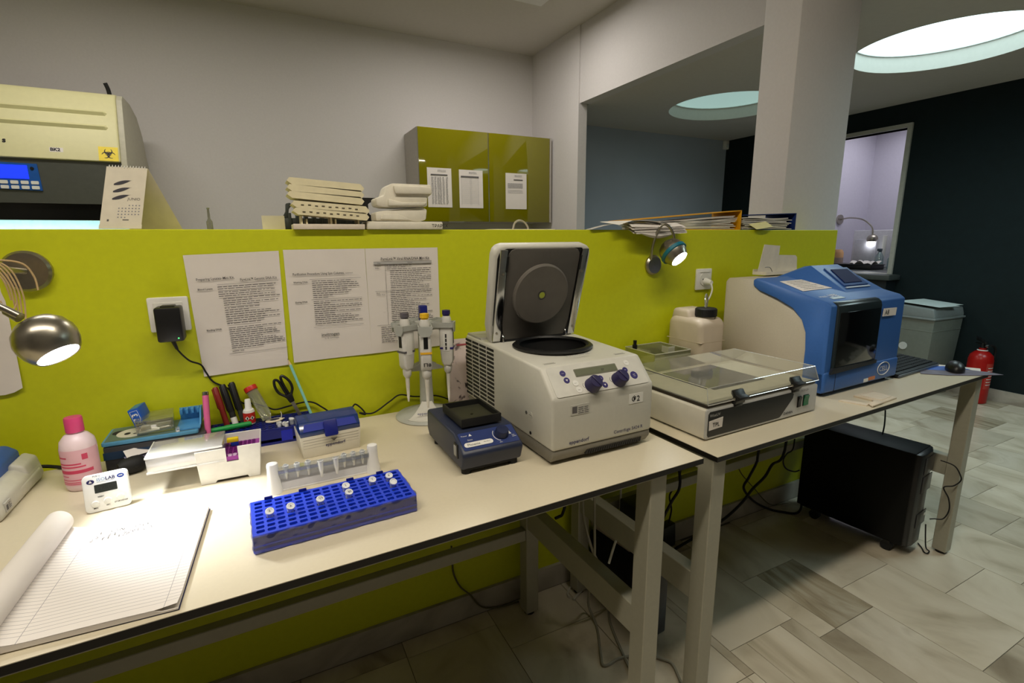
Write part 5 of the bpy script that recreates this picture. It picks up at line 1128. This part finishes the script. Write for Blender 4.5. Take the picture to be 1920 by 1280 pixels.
obj('bracket', G().prism([(0, 0), (.07, 0), (.07, .044), (.038, .044), (.034, .05), (.034, .074), (.042, .08), (.07, .086), (.066, .092), (-.004, .092), (-.01, .084), (.008, .078), (.012, .05), (.006, .044), (.008, .036), (0, .03)], 0, .04, 'y'), M_BLACK, t)
CR = mat('ivory_rack_plastic', (230, 220, 184), .55)
t = thing('tube_rack', 'ivory tube rack with posts at the bottom of the stack on the partition', 'rack', (.092, -.014, ZP))
obj('base', G().box(0, .178, 0, .075, 0, .0135), mat('rack_base_ivory', (220, 208, 192), .55), t, bev=.0015)
for x in (.02, .032, .092, .103, .162): obj('post', G().box(x, x+.004, .01, .06, .0135, .026 if x in (.032, .103) else .034), CR, t)
def tier(par, x0, z0, tilt, ln, holes):
    m = T(x0, 0, z0) @ RY(tilt)
    o = obj('tier', G().prism([(0, .008), (.012, 0), (ln-.006, -.003), (ln, .006), (ln-.01, .0165), (.006, .0165)], -.004, .07, 'y', m), CR, par)
    if holes:
        g = G()
        for i in range(9): x = .022+.0165*i; g.box(x, x+.007, -.0046, -.003, .0055+.001*(i % 2), .0085+.001*(i % 2), m)
        obj('slot', g, mat('rack_slot_shade', (88, 80, 62), .8), o, kind='stuff')  # shade inside the slots, painted as dark bars on the tier front
    return o
tier(t, .002, .0375, 3.6, .188, True); tier(t, .0, .0545, 3.6, .192, True)
t = thing('tube_rack', 'ivory three tier tube rack lying on top of the stack on the partition', 'rack', (.084, -.012, ZP+.0765))
for k in range(3): tier(t, .001*k, .001+.0165*k, 3.4, .188, k == 0 and False)
FM = mat('white_foam', (226, 220, 204), .9, var=.04, scale=60, bump=.25)
t = tag(obj('foam_tray', G().box(.276, .491, -.012, .07, ZP, ZP+.0215), FM, bev=.004, seg=2), 'long flat white foam tray with a handwritten name on the partition', 'foam')
text('handwritten_name', 'ΤΡΑΡΕΧ', .0125, T(.457, -.0125, ZP+.006) @ RX(90), M_INK, t)
t = thing('foam_insert', 'moulded white foam insert resting on the long foam tray', 'foam', (.302, -.004, ZP+.0217))
obj('block', G().prism([(0, .002), (.125, 0), (.142, .006), (.146, .034), (.132, .04), (.075, .034), (.02, .028), (0, .024)], 0, .066, 'y'), FM, t, bev=.004, seg=2)
obj('hollow_rim', G().prism([(.012, .006), (.1, .004), (.06, .02), (.02, .02)], -.003, .002, 'y'), FM, t, bev=.0015)
t = thing('foam_insert', 'thick white foam cover with a hollow front at the top of the foam pile', 'foam', (.306, -.008, ZP+.063))
obj('block', G().prism([(0, 0), (-.002, .02), (.02, .026), (.028, .05), (.044, .06), (.156, .06), (.158, .036), (.144, .026), (.142, 0), (.06, -.004), (.02, -.004)], 0, .07, 'y'), FM, t, bev=.005, seg=2)
obj('upper_lip', G().prism([(.05, .032), (.155, .034), (.152, .054), (.046, .054)], -.009, .002, 'y'), FM, t, bev=.004)
obj('lower_lip', G().prism([(.03, .0), (.13, .002), (.14, .012), (.07, .01), (.03, .018)], -.007, .002, 'y'), FM, t, bev=.003)
cable('hose_loop', 'short pale hose loop standing on the partition below the wall cabinet', [(.774, .1, ZP+.002), (.782, .1, ZP+.024), (.799, .1, ZP+.032), (.818, .1, ZP+.026), (.83, .1, ZP+.012), (.832, .1, ZP+.002)], .0032, mat('hose_beige', (176, 168, 148), .5), 'hose')
tag(obj('thin_paper', G().box(.69, .92, .07, .14, ZP, ZP+.0035), M_PAPER), 'thin white papers lying flat on the partition below the wall cabinet', 'paper')
# loose papers drooping over the edge
t = thing('paper_stack', 'sagging stack of loose white papers hanging over the partition edge', 'paper', (0, 0, ZP))
pr_ = random.Random(9)
for k in range(9):
    dx = pr_.uniform(-.012, .012); y0_ = -.045+pr_.uniform(-.006, .006); sg = pr_.uniform(.8, 1.2)
    def sheetf(u, v, k=k, dx=dx, y0_=y0_, sg=sg):
        x = 1.165+dx+.236*u; y = y0_+(.026-y0_)*v
        over = max(0, -y)/.045
        return (x, y, .003+.0027*k-over*over*(.0175-.0004*k)*sg*(1-.25*u)+.0015*math.sin(u*5+k))
    obj('sheet', G().grid(sheetf, 16, 10, .0011), M_PAPER if k % 3 else mat('paper_dim', (196, 190, 180), .9), t)
def flap(u, v): return (1.015+.17*u, -.01+.036*v-.02*u, .001+.022*math.sin(PI*.5*min(1, u*1.25)))
obj('curled_sheet', G().grid(flap, 14, 6, .0005), mat('grey_paper', (186, 182, 174), .85), t)
obj('top_fold', G().grid(lambda u, v: (1.075+.265*u+.03*(1-v)*(1-u), -.042+.068*v, .0275+.004*math.sin(u*4)-.012*(1-v)*max(0, 1-u*4)-.006*(1-v)*(u > .8)), 16, 6, .0008), mat('bright_paper', (226, 222, 212), .9), t)
obj('curled_corner', G().grid(lambda u, v: (1.19+.17*u, -.046-.006*math.sin(PI*v), -.012-.018*v*math.sin(PI*u)), 12, 4, .0006), M_PAPER, t)
def binder(label, x0, x1, col, zl, zr, spine, n, y0=.03):
    b = thing('ring_binder', label, 'binder', (0, 0, ZP))
    c_ = mat('binder_'+col[0], col[1], .45)
    obj('lower_cover', G().box(x0, x1, y0, y0+.15, 0, .003), c_, b)
    obj('upper_cover', G().add([(x0-.06 if spine > .07 else x0, y0, zl), (x1, y0, zr), (x1, y0+.15, zr), (x0-.06 if spine > .07 else x0, y0+.15, zl), (x0-.06 if spine > .07 else x0, y0, zl+.003), (x1, y0, zr+.003), (x1, y0+.15, zr+.003), (x0-.06 if spine > .07 else x0, y0+.15, zl+.003)], [(3, 2, 1, 0), (4, 5, 6, 7), (0, 1, 5, 4), (1, 2, 6, 5), (2, 3, 7, 6), (3, 0, 4, 7)]), c_, b)
    obj('spine', G().box(x1-.004, x1+.0005, y0, y0+.15, 0, zr+.003), c_, b, bev=.001)
    ph = random.Random(n)
    for k in range(n):
        f = k/n; ze = .004+(zr-.02)*f; zs_ = .004+(zl-.004)*f*.9
        xa = x0+.01+ph.uniform(-.012, .012); xb = x1-.04+ph.uniform(-.022, .02)
        obj('paper_bundle', G().grid(lambda u, v, xa=xa, xb=xb, zs_=zs_, ze=ze, q=ph.uniform(-.002, .002): (xa+(xb-xa)*u, y0+.002+.14*v, zs_+(ze-zs_)*u**1.3+q*math.sin(u*7)), 12, 2, -max(.0012, .55*(zr-.02)/n)), M_PAPER if k % 3 else mat('paper_dim', (196, 190, 180), .9), b)
    return b
binder('yellow ring binder packed with papers lying on the partition', 1.29, 1.79, ('yellow', (222, 160, 14)), .034, .076, .09, 12)
binder('dark blue ring binder packed with papers lying beside the yellow one', 1.797, 2.14, ('blue', (16, 44, 110)), .058, .07, .06, 8, .03)
tag(obj('sticky_note', G().grid(lambda u, v: (1.83+.105*u, .026-.04*(1-v)-.006*math.sin(u*4)*(1-v), ZP+.002+.022*v+.012*u), 10, 4, lambda p: (p[0], p[1]-.0005, p[2])), mat('note_pale_yellow', (226, 220, 160), .8)), 'pale yellow note sticking out of the dark blue binder', 'note')
# ------------------------------------------------------------------ behind the partition
t = thing('wall_cabinet', 'lime green two door wall cabinet with sheets taped on its doors', 'cabinet', (1.252, 2.713, 1.43))
CW, CD, CH = 1.256, .392, .745
CG = mat('cabinet_carcass_grey', (176, 170, 162), .6)
obj('carcass', G().box(0, .018, .018, CD, 0, CH).box(CW-.018, CW, .0, CD, 0, CH).box(.018, CW-.018, .018, CD, 0, .018).box(.018, CW-.018, .018, CD, CH-.018, CH).box(.018, CW-.018, CD-.01, CD, .018, CH-.018), CG, t)
GL = mat('glossy_olive_lime_lacquer', (122, 117, 4), .06, var=.01, coat=.6)
for x0_, x1_ in ((.002, .619), (.627, CW-.02)):
    d_ = obj('door', G().box(x0_, x1_, 0, .017, .002, CH-.002), GL, t, bev=.0015)
    obj('door_pull', G().box((x0_+x1_)/2-.07, (x0_+x1_)/2+.07, -.008, .004, -.006, .003), M_STEEL, d_)
obj('mid_strip', G().box(.6195, .6265, .004, .018, .002, CH-.002), M_STEEL, t)
def door_sheet(x, z, w, h, label, kind):
    y = 2.713-.0012
    t = tag(obj('posted_sheet', G().grid(lambda u, v: (x+w*u, y-.002*(1-v)*u, z+h*v), 4, 4, lambda p: (p[0], p[1]-.0006, p[2])), M_PAPER), label, 'paper')
    m = T(x, y-.004, z+h) @ RX(90); g = G()
    if kind == 0:
        for i in range(26):
            for a in (.035, .06, .085, .105, .13, .16): para(g, a, a+.018, -.075-.0085*i, .0035, m, rr)
        g2 = G(); card(g2, .03, .175, -.06, -.05, m)
    elif kind == 1:
        for a in (.02, .1, .11, .175): card(g, a, a+.0012, -.29, -.06, m)
        for i in range(22): card(g, .02, .176, -.07-.0098*i, -.0692-.0098*i, m)
        g2 = G(); card(g2, .015, .18, -.062, -.05, m)
    else:
        for i in range(5): para(g, .02, .17, -.09-.009*i, .004, m, rr)
        for i in range(3): para(g, .02, .17, -.145-.011*i, .0025, m, rr)
        g2 = G(); card(g2, .08, .17, -.06, -.052, m)
    obj('sheet_print', g, M_LGREYINK, t, smooth=False); obj('sheet_heading', g2, M_GREYINK, t, smooth=False)
    g = G(); [para(g, .09, .18, -.018-.01*i, .003, m, rr, .8) for i in range(2)]; obj('sheet_title', g, M_LGREYINK, t, smooth=False)
door_sheet(1.318, 1.547, .211, .315, 'printed table sheet taped on the green cabinet door nearest the foam pile', 0)
door_sheet(1.597, 1.546, .218, .313, 'ruled form with a dark header bar on the green cabinet door', 1)
door_sheet(2.035, 1.545, .211, .308, 'typed letter sheet taped alone on the other green cabinet door', 2)
# safety cabinet
t = thing('safety_cabinet', 'big cream safety cabinet with a dark sash and a blue display panel', 'cabinet', (0, 0, 0))
HC = mat('hood_cream_paint', (212, 207, 158), .5, var=.02)
hx0, hx1 = -2.0, -.622
obj('upper_housing', G().prism([(2.352, 1.737), (2.478, 2.11), (2.505, 2.14), (2.56, 2.152), (2.78, 2.152), (2.78, 1.737)], hx0, hx1-.03, 'x'), HC, t, bev=.012, seg=3)
obj('side_panel', G().prism([(2.36, 1.737), (2.485, 2.11), (2.52, 2.14), (2.72, 2.14), (2.9, 2.1), (3.02, 2.0), (3.06, 1.86), (3.1, 1.8), (3.1, 1.1), (2.4, 1.1), (2.4, 1.5), (2.36, 1.55)], hx1-.03, hx1, 'x'), mat('hood_side_grey', (182, 178, 158), .5), t, bev=.004)
obj('rear_housing', G().prism([(2.78, 1.42), (2.78, 2.14), (2.9, 2.1), (3.02, 2.0), (3.06, 1.86), (3.1, 1.8), (3.1, 1.42)], hx0, hx1-.031, 'x'), HC, t)
fm = frame((0, 2.352, 1.737), (1, 0, 0), (0, .126, .373))
for q in (.21, .298):
    obj('pressed_rib', G().add([tuple(fm @ Vector(p)) for p in [(hx0+.02, q-.015, 0), (hx1-.085, q-.015, 0), (hx1-.075, q, 0), (hx1-.085, q+.015, 0), (hx0+.02, q+.015, 0), (hx0+.02, q, .013), (hx1-.09, q, .013)]], [(0, 1, 6, 5), (1, 2, 6), (2, 3, 6), (3, 4, 5, 6), (4, 0, 5)]), HC, t)
FA = mat('sash_fascia_grey', (78, 80, 74), .35)
fa = obj('fascia', G().prism([(2.37, 1.736), (2.372, 1.5), (2.39, 1.5), (2.42, 1.736)], hx0, hx1-.031, 'x'), FA, t)
obj('glass_sash', G().box(hx0, hx1-.031, 2.392, 2.4, 1.408, 1.51), mat('sash_black', (12, 14, 14), .12), t)
obj('work_chamber', G().box(hx0, hx1-.03, 2.78, 2.79, 1.0, 1.42).box(hx0, hx1-.03, 2.4, 2.78, .98, 1.0), mat('chamber_steel', (214, 222, 222), .4), t)
obj('chamber_lamp', G().box(-1.9, -.78, 2.5, 2.62, 1.428, 1.432), mat('chamber_tube', (230, 255, 255), .4, emit=16.0, ecol=(.55, .93, 1.0)), t)
obj('chamber_ceiling', G().box(hx0, hx1-.03, 2.4, 2.78, 1.434, 1.44), M_WHITE, t)
obj('base_unit', G().box(hx0, hx1-.0, 2.42, 3.1, .1, .975), HC, t)
obj('plinth', G().box(hx0, hx1-.02, 2.46, 3.1, 0, .1), M_DGREY, t)
cp = obj('control_panel', G().prism([(-1.3, 1.575), (-1.03, 1.567), (-1.035, 1.71), (-1.3, 1.716)], 2.364, 2.371, 'y'), mat('panel_blue', (16, 84, 166), .4), t)
obj('lit_display', G().box(-1.27, -1.078, 2.3615, 2.3645, 1.628, 1.7), mat('display_blue_light', (20, 40, 255), .3, emit=1.1, ecol=(.01, .04, 1)), cp)
obj('round_button', G().cyl((-1.058, 2.3645, 1.685), (-1.058, 2.361, 1.685), .0085, n=16), M_BLACK, cp)
for j in range(2):
    for i in range(5): obj('key', G().prism(rrect(-1.245+.043*i, -1.212+.043*i, 1.6-.026*j, 1.618-.026*j, .004), 2.3605, 2.3645, 'y'), M_WHITE, cp)
sk_ = obj('hazard_sticker', G().add([], []).box(-.092, 0, -.043, .043, 0, .001, fm @ T(-.66, .049, 0)), M_YELLOW, t)
hm_ = fm @ T(-.706, .049, .0014)
HB = mat('hazard_black', (30, 26, 20), .6)
for a in (90, 210, 330):
    cx, cy = .0145*math.cos(R(a)), .0145*math.sin(R(a))
    g = G(); n = 22; v = []
    for i in range(n+1):
        q = R(a+38+(284)*i/n); th = .0022+.0055*math.sin(PI*i/n)
        v += [(cx+.0195*math.cos(q), cy+.0195*math.sin(q), 0), (cx+(.0195-th)*math.cos(q)-th*.15*math.cos(R(a)), cy+(.0195-th)*math.sin(q)-th*.15*math.sin(R(a)), 0)]
    g.add(v, [(2*i, 2*i+2, 2*i+3, 2*i+1) for i in range(n)], hm_); obj('hazard_horn', g, HB, sk_, smooth=False)
g = G(); v = []
for i in range(25): q = 2*PI*i/24; v += [(.0135*math.cos(q), .0135*math.sin(q), .0003), (.0105*math.cos(q), .0105*math.sin(q), .0003)]
obj('hazard_ring', g.add(v, [(2*i, 2*i+1, 2*i+3, 2*i+2) for i in range(24)], hm_), HB, sk_, smooth=False)
obj('paper_tag', G().box(-.03, .03, -.013, .013, 0, .0008, fm @ T(-.94, .058, 0)), M_PAPER, t)
text('tag_lettering', 'BK2', .026, fm @ T(-.967, .05, .0012), M_INK, t, bold=.04)
text('panel_lettering', 's', .04, fm @ T(-1.165, .085, .0012), M_INK, t, bold=.04)
tag(obj('rubber_hose_end', G().tube([(-.69, 2.56, 2.152), (-.692, 2.55, 2.18), (-.7, 2.54, 2.21)], .011, 10), M_SOFTBLACK), 'black rubber hose end sticking up on the cream safety cabinet', 'hose')
# ------------------------------------------------------------------ bin and extinguisher by the dark wall
t = thing('waste_bin', 'grey lidded plastic bin with papers on its lid by the dark wall', 'bin', (4.87, .66, 0), -3)
BN = mat('bin_grey', (112, 118, 110), .5); BL = mat('bin_lid_grey', (124, 132, 132), .5)
obj('body', G().add([tuple(p) for p in shell([(-.19, -.14), (.17, -.14), (.17, .14), (-.19, .14)], [(-.215, -.165), (.185, -.165), (.185, .165), (-.215, .165)], .655, .006).v], shell([(-.19, -.14), (.17, -.14), (.17, .14), (-.19, .14)], [(-.215, -.165), (.185, -.165), (.185, .165), (-.215, .165)], .655, .006).f), BN, t, bev=.015, seg=3)
obj('body_band', G().box(-.212, .182, -.163, .163, .535, .545), BN, t, bev=.003)
obj('lid', G().prism([(-.165, .64), (-.165, .665), (-.15, .72), (.15, .74), (.17, .665), (.17, .64)], -.222, .192, 'x'), BL, t, bev=.012, seg=3)
obj('lid_flange', G().box(-.228, .197, -.176, .176, .632, .648), BL, t, bev=.005)
obj('oval_emblem', G().cyl((-.2065, .03, .4), (-.212, .03, .4), .03, n=24), mat('emblem_pale', (200, 204, 202), .4), t)
for k, (p, z) in enumerate((([(-.2, -.12), (.15, -.17), (.19, .12), (-.15, .15)], .7445), ([(-.22, -.17), (.02, -.2), (.05, .1), (-.2, .13)], .7475))):
    tag(obj('paper_sheet', G().prism([(x, y) for x, y in p], 0, .0015), mat('cool_white_paper', (206, 220, 218), .8), loc=(4.87, .66, z)), ('lower white sheet on the lid of the grey bin', 'upper white sheet on the lid of the grey bin')[k], 'paper').rotation_euler = (R(3.3), 0, 0)
t = thing('fire_extinguisher', 'red fire extinguisher standing on the floor against the dark wall', 'extinguisher', (4.93, .29, 0), 20)
obj('cylinder', G().lathe([(0, .0), (.07, 0), (.076, .006), (.076, .34), (.068, .375), (.045, .4), (.024, .41), (.022, .43), (0, .43)], 32), mat('extinguisher_red', (168, 18, 14), .3), t)
obj('white_collar', G().lathe([(.03, .408), (.034, .412), (.03, .417)], 24, caps=False), M_WHITE, t)
obj('valve', G().cyl((0, 0, .42), (0, 0, .47), .018, .014, 14), M_BLACK, t)
obj('lever', G().prism([(-.03, .462), (.07, .478), (.085, .505), (.05, .5), (-.03, .48)], -.01, .01, 'x', RZ(-60)), M_BLACK, t, bev=.003)
obj('carry_handle', G().prism([(-.02, .448), (.075, .452), (.075, .46), (-.02, .462)], -.009, .009, 'x', RZ(-60)), M_BLACK, t)
obj('gauge', G().cyl((-.02, -.02, .45), (-.034, -.034, .45), .013, n=16), M_CHROME, t)
obj('hose', G().tube([(.015, -.02, .45), (.06, -.06, .44), (.088, -.075, .38), (.086, -.06, .2), (.08, -.045, .1)], .009, 8), M_SOFTBLACK, t)
obj('label', G().grid(lambda u, v: (.0766*math.cos(R(-150+110*u)), .0766*math.sin(R(-150+110*u)), .12+.2*v), 14, 1), mat('extinguisher_label', (186, 60, 50), .5), t)
g = G()
for i in range(7): g.grid(lambda u, v, i=i: (.077*math.cos(R(-140+(60+10*(i % 3))*u)), .077*math.sin(R(-140+(60+10*(i % 3))*u)), .15+.022*i+.006*v), 8, 1)
obj('label_print', g, M_WHITE, t, smooth=False)
obj('white_strip', G().box(.06, .0625, -.055, -.03, .13, .345), M_WHITE, t)
# ------------------------------------------------------------------ under the benches
t = thing('computer_tower', 'black tower unit on castors under the second bench', 'tower', m=Matrix.Translation((2.219, -.533, 0)) @ RZ(7.2))
obj('case', G().box(0, .158, .02, .435, .05, .447), mat('tower_black', (7, 8, 8), .5, spec=.2), t, bev=.004)
fp = obj('front_panel', G().prism([(.0, .022), (.005, .004), (.03, -.004), (.1, -.004), (.15, .012), (.158, .022)], .052, .445, 'z'), mat('tower_front_black', (20, 20, 22), .32), t, bev=.003)
for k, (a, b_) in enumerate(((.36, .43), (.28, .35), (.13, .19))): obj('drive_bay', G().box(.03, .125, -.0062, -.0035, a, b_), mat('bay_grey', (34, 34, 38), .3), fp, bev=.001)
obj('status_label', G().box(.1, .118, -.0074, -.006, .165, .177), M_CHROME, fp)
obj('base', G().box(.01, .148, .025, .42, .042, .052), M_SOFTBLACK, t)
for x in (.022, .136):
    for y in (.075, .36):
        w_ = obj('castor', G().cyl((x-.012, y, .021), (x+.012, y, .021), .021, n=18), M_SOFTBLACK, t)
        obj('castor_fork', G().box(x-.015, x+.015, y-.012, y+.012, .034, .046), M_BLACK, w_)
t = thing('power_supply_unit', 'long black power unit on the floor between the two benches', 'unit', (1.0, -.235, 0), 4)
obj('case', G().box(-.008, .075, -.14, .15, .004, .245), mat('unit_black', (8, 8, 9), .5, spec=.2), t, bev=.006)
obj('front_panel', G().box(-.004, .071, -.15, -.139, .012, .238), M_BLACK, t, bev=.004)
obj('foot', G().box(0, .066, -.12, .13, 0, .005), M_SOFTBLACK, t)
t = thing('battery_box', 'black box with small pale lettering standing at the wall behind the bench legs', 'box', (1.165, -.155, 0), 2)
obj('case', G().box(-.08, .05, -.05, .035, .0, .362), M_BLACK, t, bev=.006)
text('maker_lettering', 'TURBO-X', .0165, T(-.035, -.0506, .3) @ RX(90), mat('dim_grey_print', (150, 150, 150), .5), t); obj('grey_line', G().box(-.03, .02, -.0508, -.05, .275, .277), MATS['dim_grey_print'], t)
t = thing('power_strip', 'white power strip on top of the black power unit under the bench gap', 'power strip', (1.035, -.16, .246), 96)
obj('housing', G().box(-.1, .1, -.026, .026, 0, .03), mat('strip_offwhite', (196, 184, 168), .5), t, bev=.006)
for i in range(3): obj('outlet', G().cyl((-.06+.06*i, 0, .0295), (-.06+.06*i, 0, .031), .019, n=18), M_WHITE, t)
t = thing('cable_plug', 'white mains plug in the power strip under the bench gap', 'plug', (1.0415, -.222, .277), 0)
obj('body', G().cyl((0, 0, 0), (0, 0, .035), .017, .012, 14), M_WHITE, t)
obj('cable_tail', G().tube([(0, 0, .033), (-.02, -.01, .05), (-.06, -.02, .03), (-.1, -.03, -.05)], .004), M_WHITE, t)
t = thing('power_adapter', 'small black brick adapter hanging on its cable between the bench frames', 'adapter', (1.405, -.05, .03), 0)
obj('housing', G().prism([(-.03, .0), (.028, -.0), (.042, .1), (-.032, .105)], -.02, .02, 'y', RY(-12)), M_BLACK, t, bev=.004)
obj('cable', G().tube([(.0, 0, .1), (.012, .0, .16), (.008, .01, .22), (.05, .015, .26), (.075, .02, .34), (.09, .02, .56)], .0035), M_SOFTBLACK, t)
GC = mat('grey_cable', (150, 146, 130), .6); WC = mat('white_cable', (206, 202, 190), .6)
cable('floor_cable', 'pale grey cable dropping from the bench and bending along the floor by the leg', [(.835, -.3, .735), (.84, -.3, .5), (.846, -.3, .28), (.9, -.2, .06), (.9, -.25, .005), (.842, -.352, .005), (.823, -.386, .005), (.84, -.395, .005), (.879, -.391, .005), (.942, -.407, .005), (.975, -.43, .005), (.997, -.453, .005), (1.013, -.482, .005), (.99, -.54, .005), (.96, -.62, .005)], .0042, GC)
cable('floor_cable', 'white cable hanging in a slack curve from the bench beside its leg', [(.79, -.3, .735), (.798, -.3, .505), (.809, -.3, .431), (.838, -.3, .337), (.872, -.3, .258), (.93, -.24, .09), (.985, -.2, .006), (.946, -.267, .005), (.908, -.37, .005), (.873, -.479, .005), (.83, -.6, .005)], .0042, GC)
cable('hanging_cable', 'white cable dropping behind the bench leg beside the lettered black box', [(1.088, -.12, .73), (1.091, -.12, .39), (1.093, -.12, .301), (1.094, -.12, .272)], .0042, WC)
cable('floor_cable', 'short white cable lying over the floor under the side rail', [(1.0, -.05, .02), (.98, -.045, .006), (.93, -.05, .006), (.9, -.075, .006), (.893, -.095, .006)], .004, WC)
cable('floor_cable', 'thick short white cable end lying beside the short white cable', [(.985, -.075, .012), (.945, -.09, .006), (.9, -.11, .006)], .0048, WC)
cable('hanging_cable', 'black cable looping under the bench top near the rear leg', [(.87, -.1, .735), (.85, -.13, .45), (.825, -.15, .39), (.81, -.15, .38), (.795, -.15, .378)], .005, M_SOFTBLACK)
cable('hanging_cable', 'thick black cable curving down in the gap between the two benches', [(1.19, -.22, .735), (1.2, -.27, .56), (1.19, -.3, .468), (1.155, -.3, .415), (1.12, -.29, .33), (1.105, -.28, .2), (1.1, -.27, .1)], .0052, M_SOFTBLACK)
cable('hanging_cable', 'thick black cable from the second bench top looping over the floor to the tower', [(1.85, -.12, .71), (1.828, -.12, .385), (1.822, -.12, .335), (1.796, -.11, .27), (1.81, -.08, .2), (1.95, -.035, .08), (2.06, -.035, .012), (2.1, -.075, .006), (2.15, -.115, .006), (2.2, -.105, .02), (2.22, -.085, .05)], .0055, M_SOFTBLACK)
cable('hanging_cable', 'thick black cable sweeping down from the second bench to the brick adapter', [(2.04, -.1, .71), (2.005, -.12, .355), (1.928, -.12, .303), (1.887, -.12, .256), (1.815, -.12, .217), (1.759, -.115, .163), (1.685, -.11, .119), (1.61, -.1, .085), (1.5, -.07, .03), (1.44, -.06, .008)], .0058, M_SOFTBLACK)
cable('hanging_cable', 'thin black cable loop against the green wall beside the tower', [(2.16, -.06, .41), (2.111, -.09, .33), (2.054, -.1, .32), (2.033, -.1, .289), (2.059, -.1, .247), (2.122, -.1, .217), (2.16, -.1, .215)], .0032, M_SOFTBLACK)
cable('wall_wire', 'thin wire running down the green wall under the second bench', [(1.82, -.004, .34), (1.845, -.004, .286), (1.89, -.004, .216), (1.969, -.016, .132), (2.05, -.02, .05), (2.12, -.015, .005), (2.178, -.03, .005), (2.2, -.04, .005)], .002, mat('wire_olive', (96, 92, 60), .7))
cable('wall_wire', 'grey wire against the green wall and skirting under the first bench', [(.484, -.004, .285), (.485, -.004, .238), (.488, -.004, .182), (.509, -.006, .126), (.54, -.016, .09), (.58, -.018, .03), (.64, -.02, .006), (.72, -.03, .006)], .003, mat('wire_olive', (0, 0, 0)))
cable('tower_cable', 'thin black cable looping from the front of the tower past the bench leg', [(2.335, -.545, .41), (2.35, -.585, .4), (2.375, -.6, .36), (2.385, -.6, .335), (2.36, -.59, .315), (2.335, -.57, .305), (2.352, -.585, .26), (2.36, -.59, .21), (2.35, -.58, .17), (2.33, -.56, .165), (2.322, -.548, .16)], .0025, M_SOFTBLACK)
cable('floor_cable', 'thin black cable loop on the floor beside the tower and the far bench leg', [(2.345, -.53, .12), (2.35, -.535, .06), (2.37, -.535, .008), (2.362, -.55, .004), (2.338, -.555, .004), (2.335, -.545, .004), (2.36, -.525, .004), (2.385, -.5, .004)], .0025, M_SOFTBLACK)
cable('hanging_cable', 'thin dark cable hanging from the second bench down to the tower top', [(2.36, -.25, .72), (2.372, -.28, .66), (2.37, -.31, .56), (2.345, -.33, .49), (2.32, -.34, .449)], .003, mat('dark_green_cable', (28, 36, 32), .6))
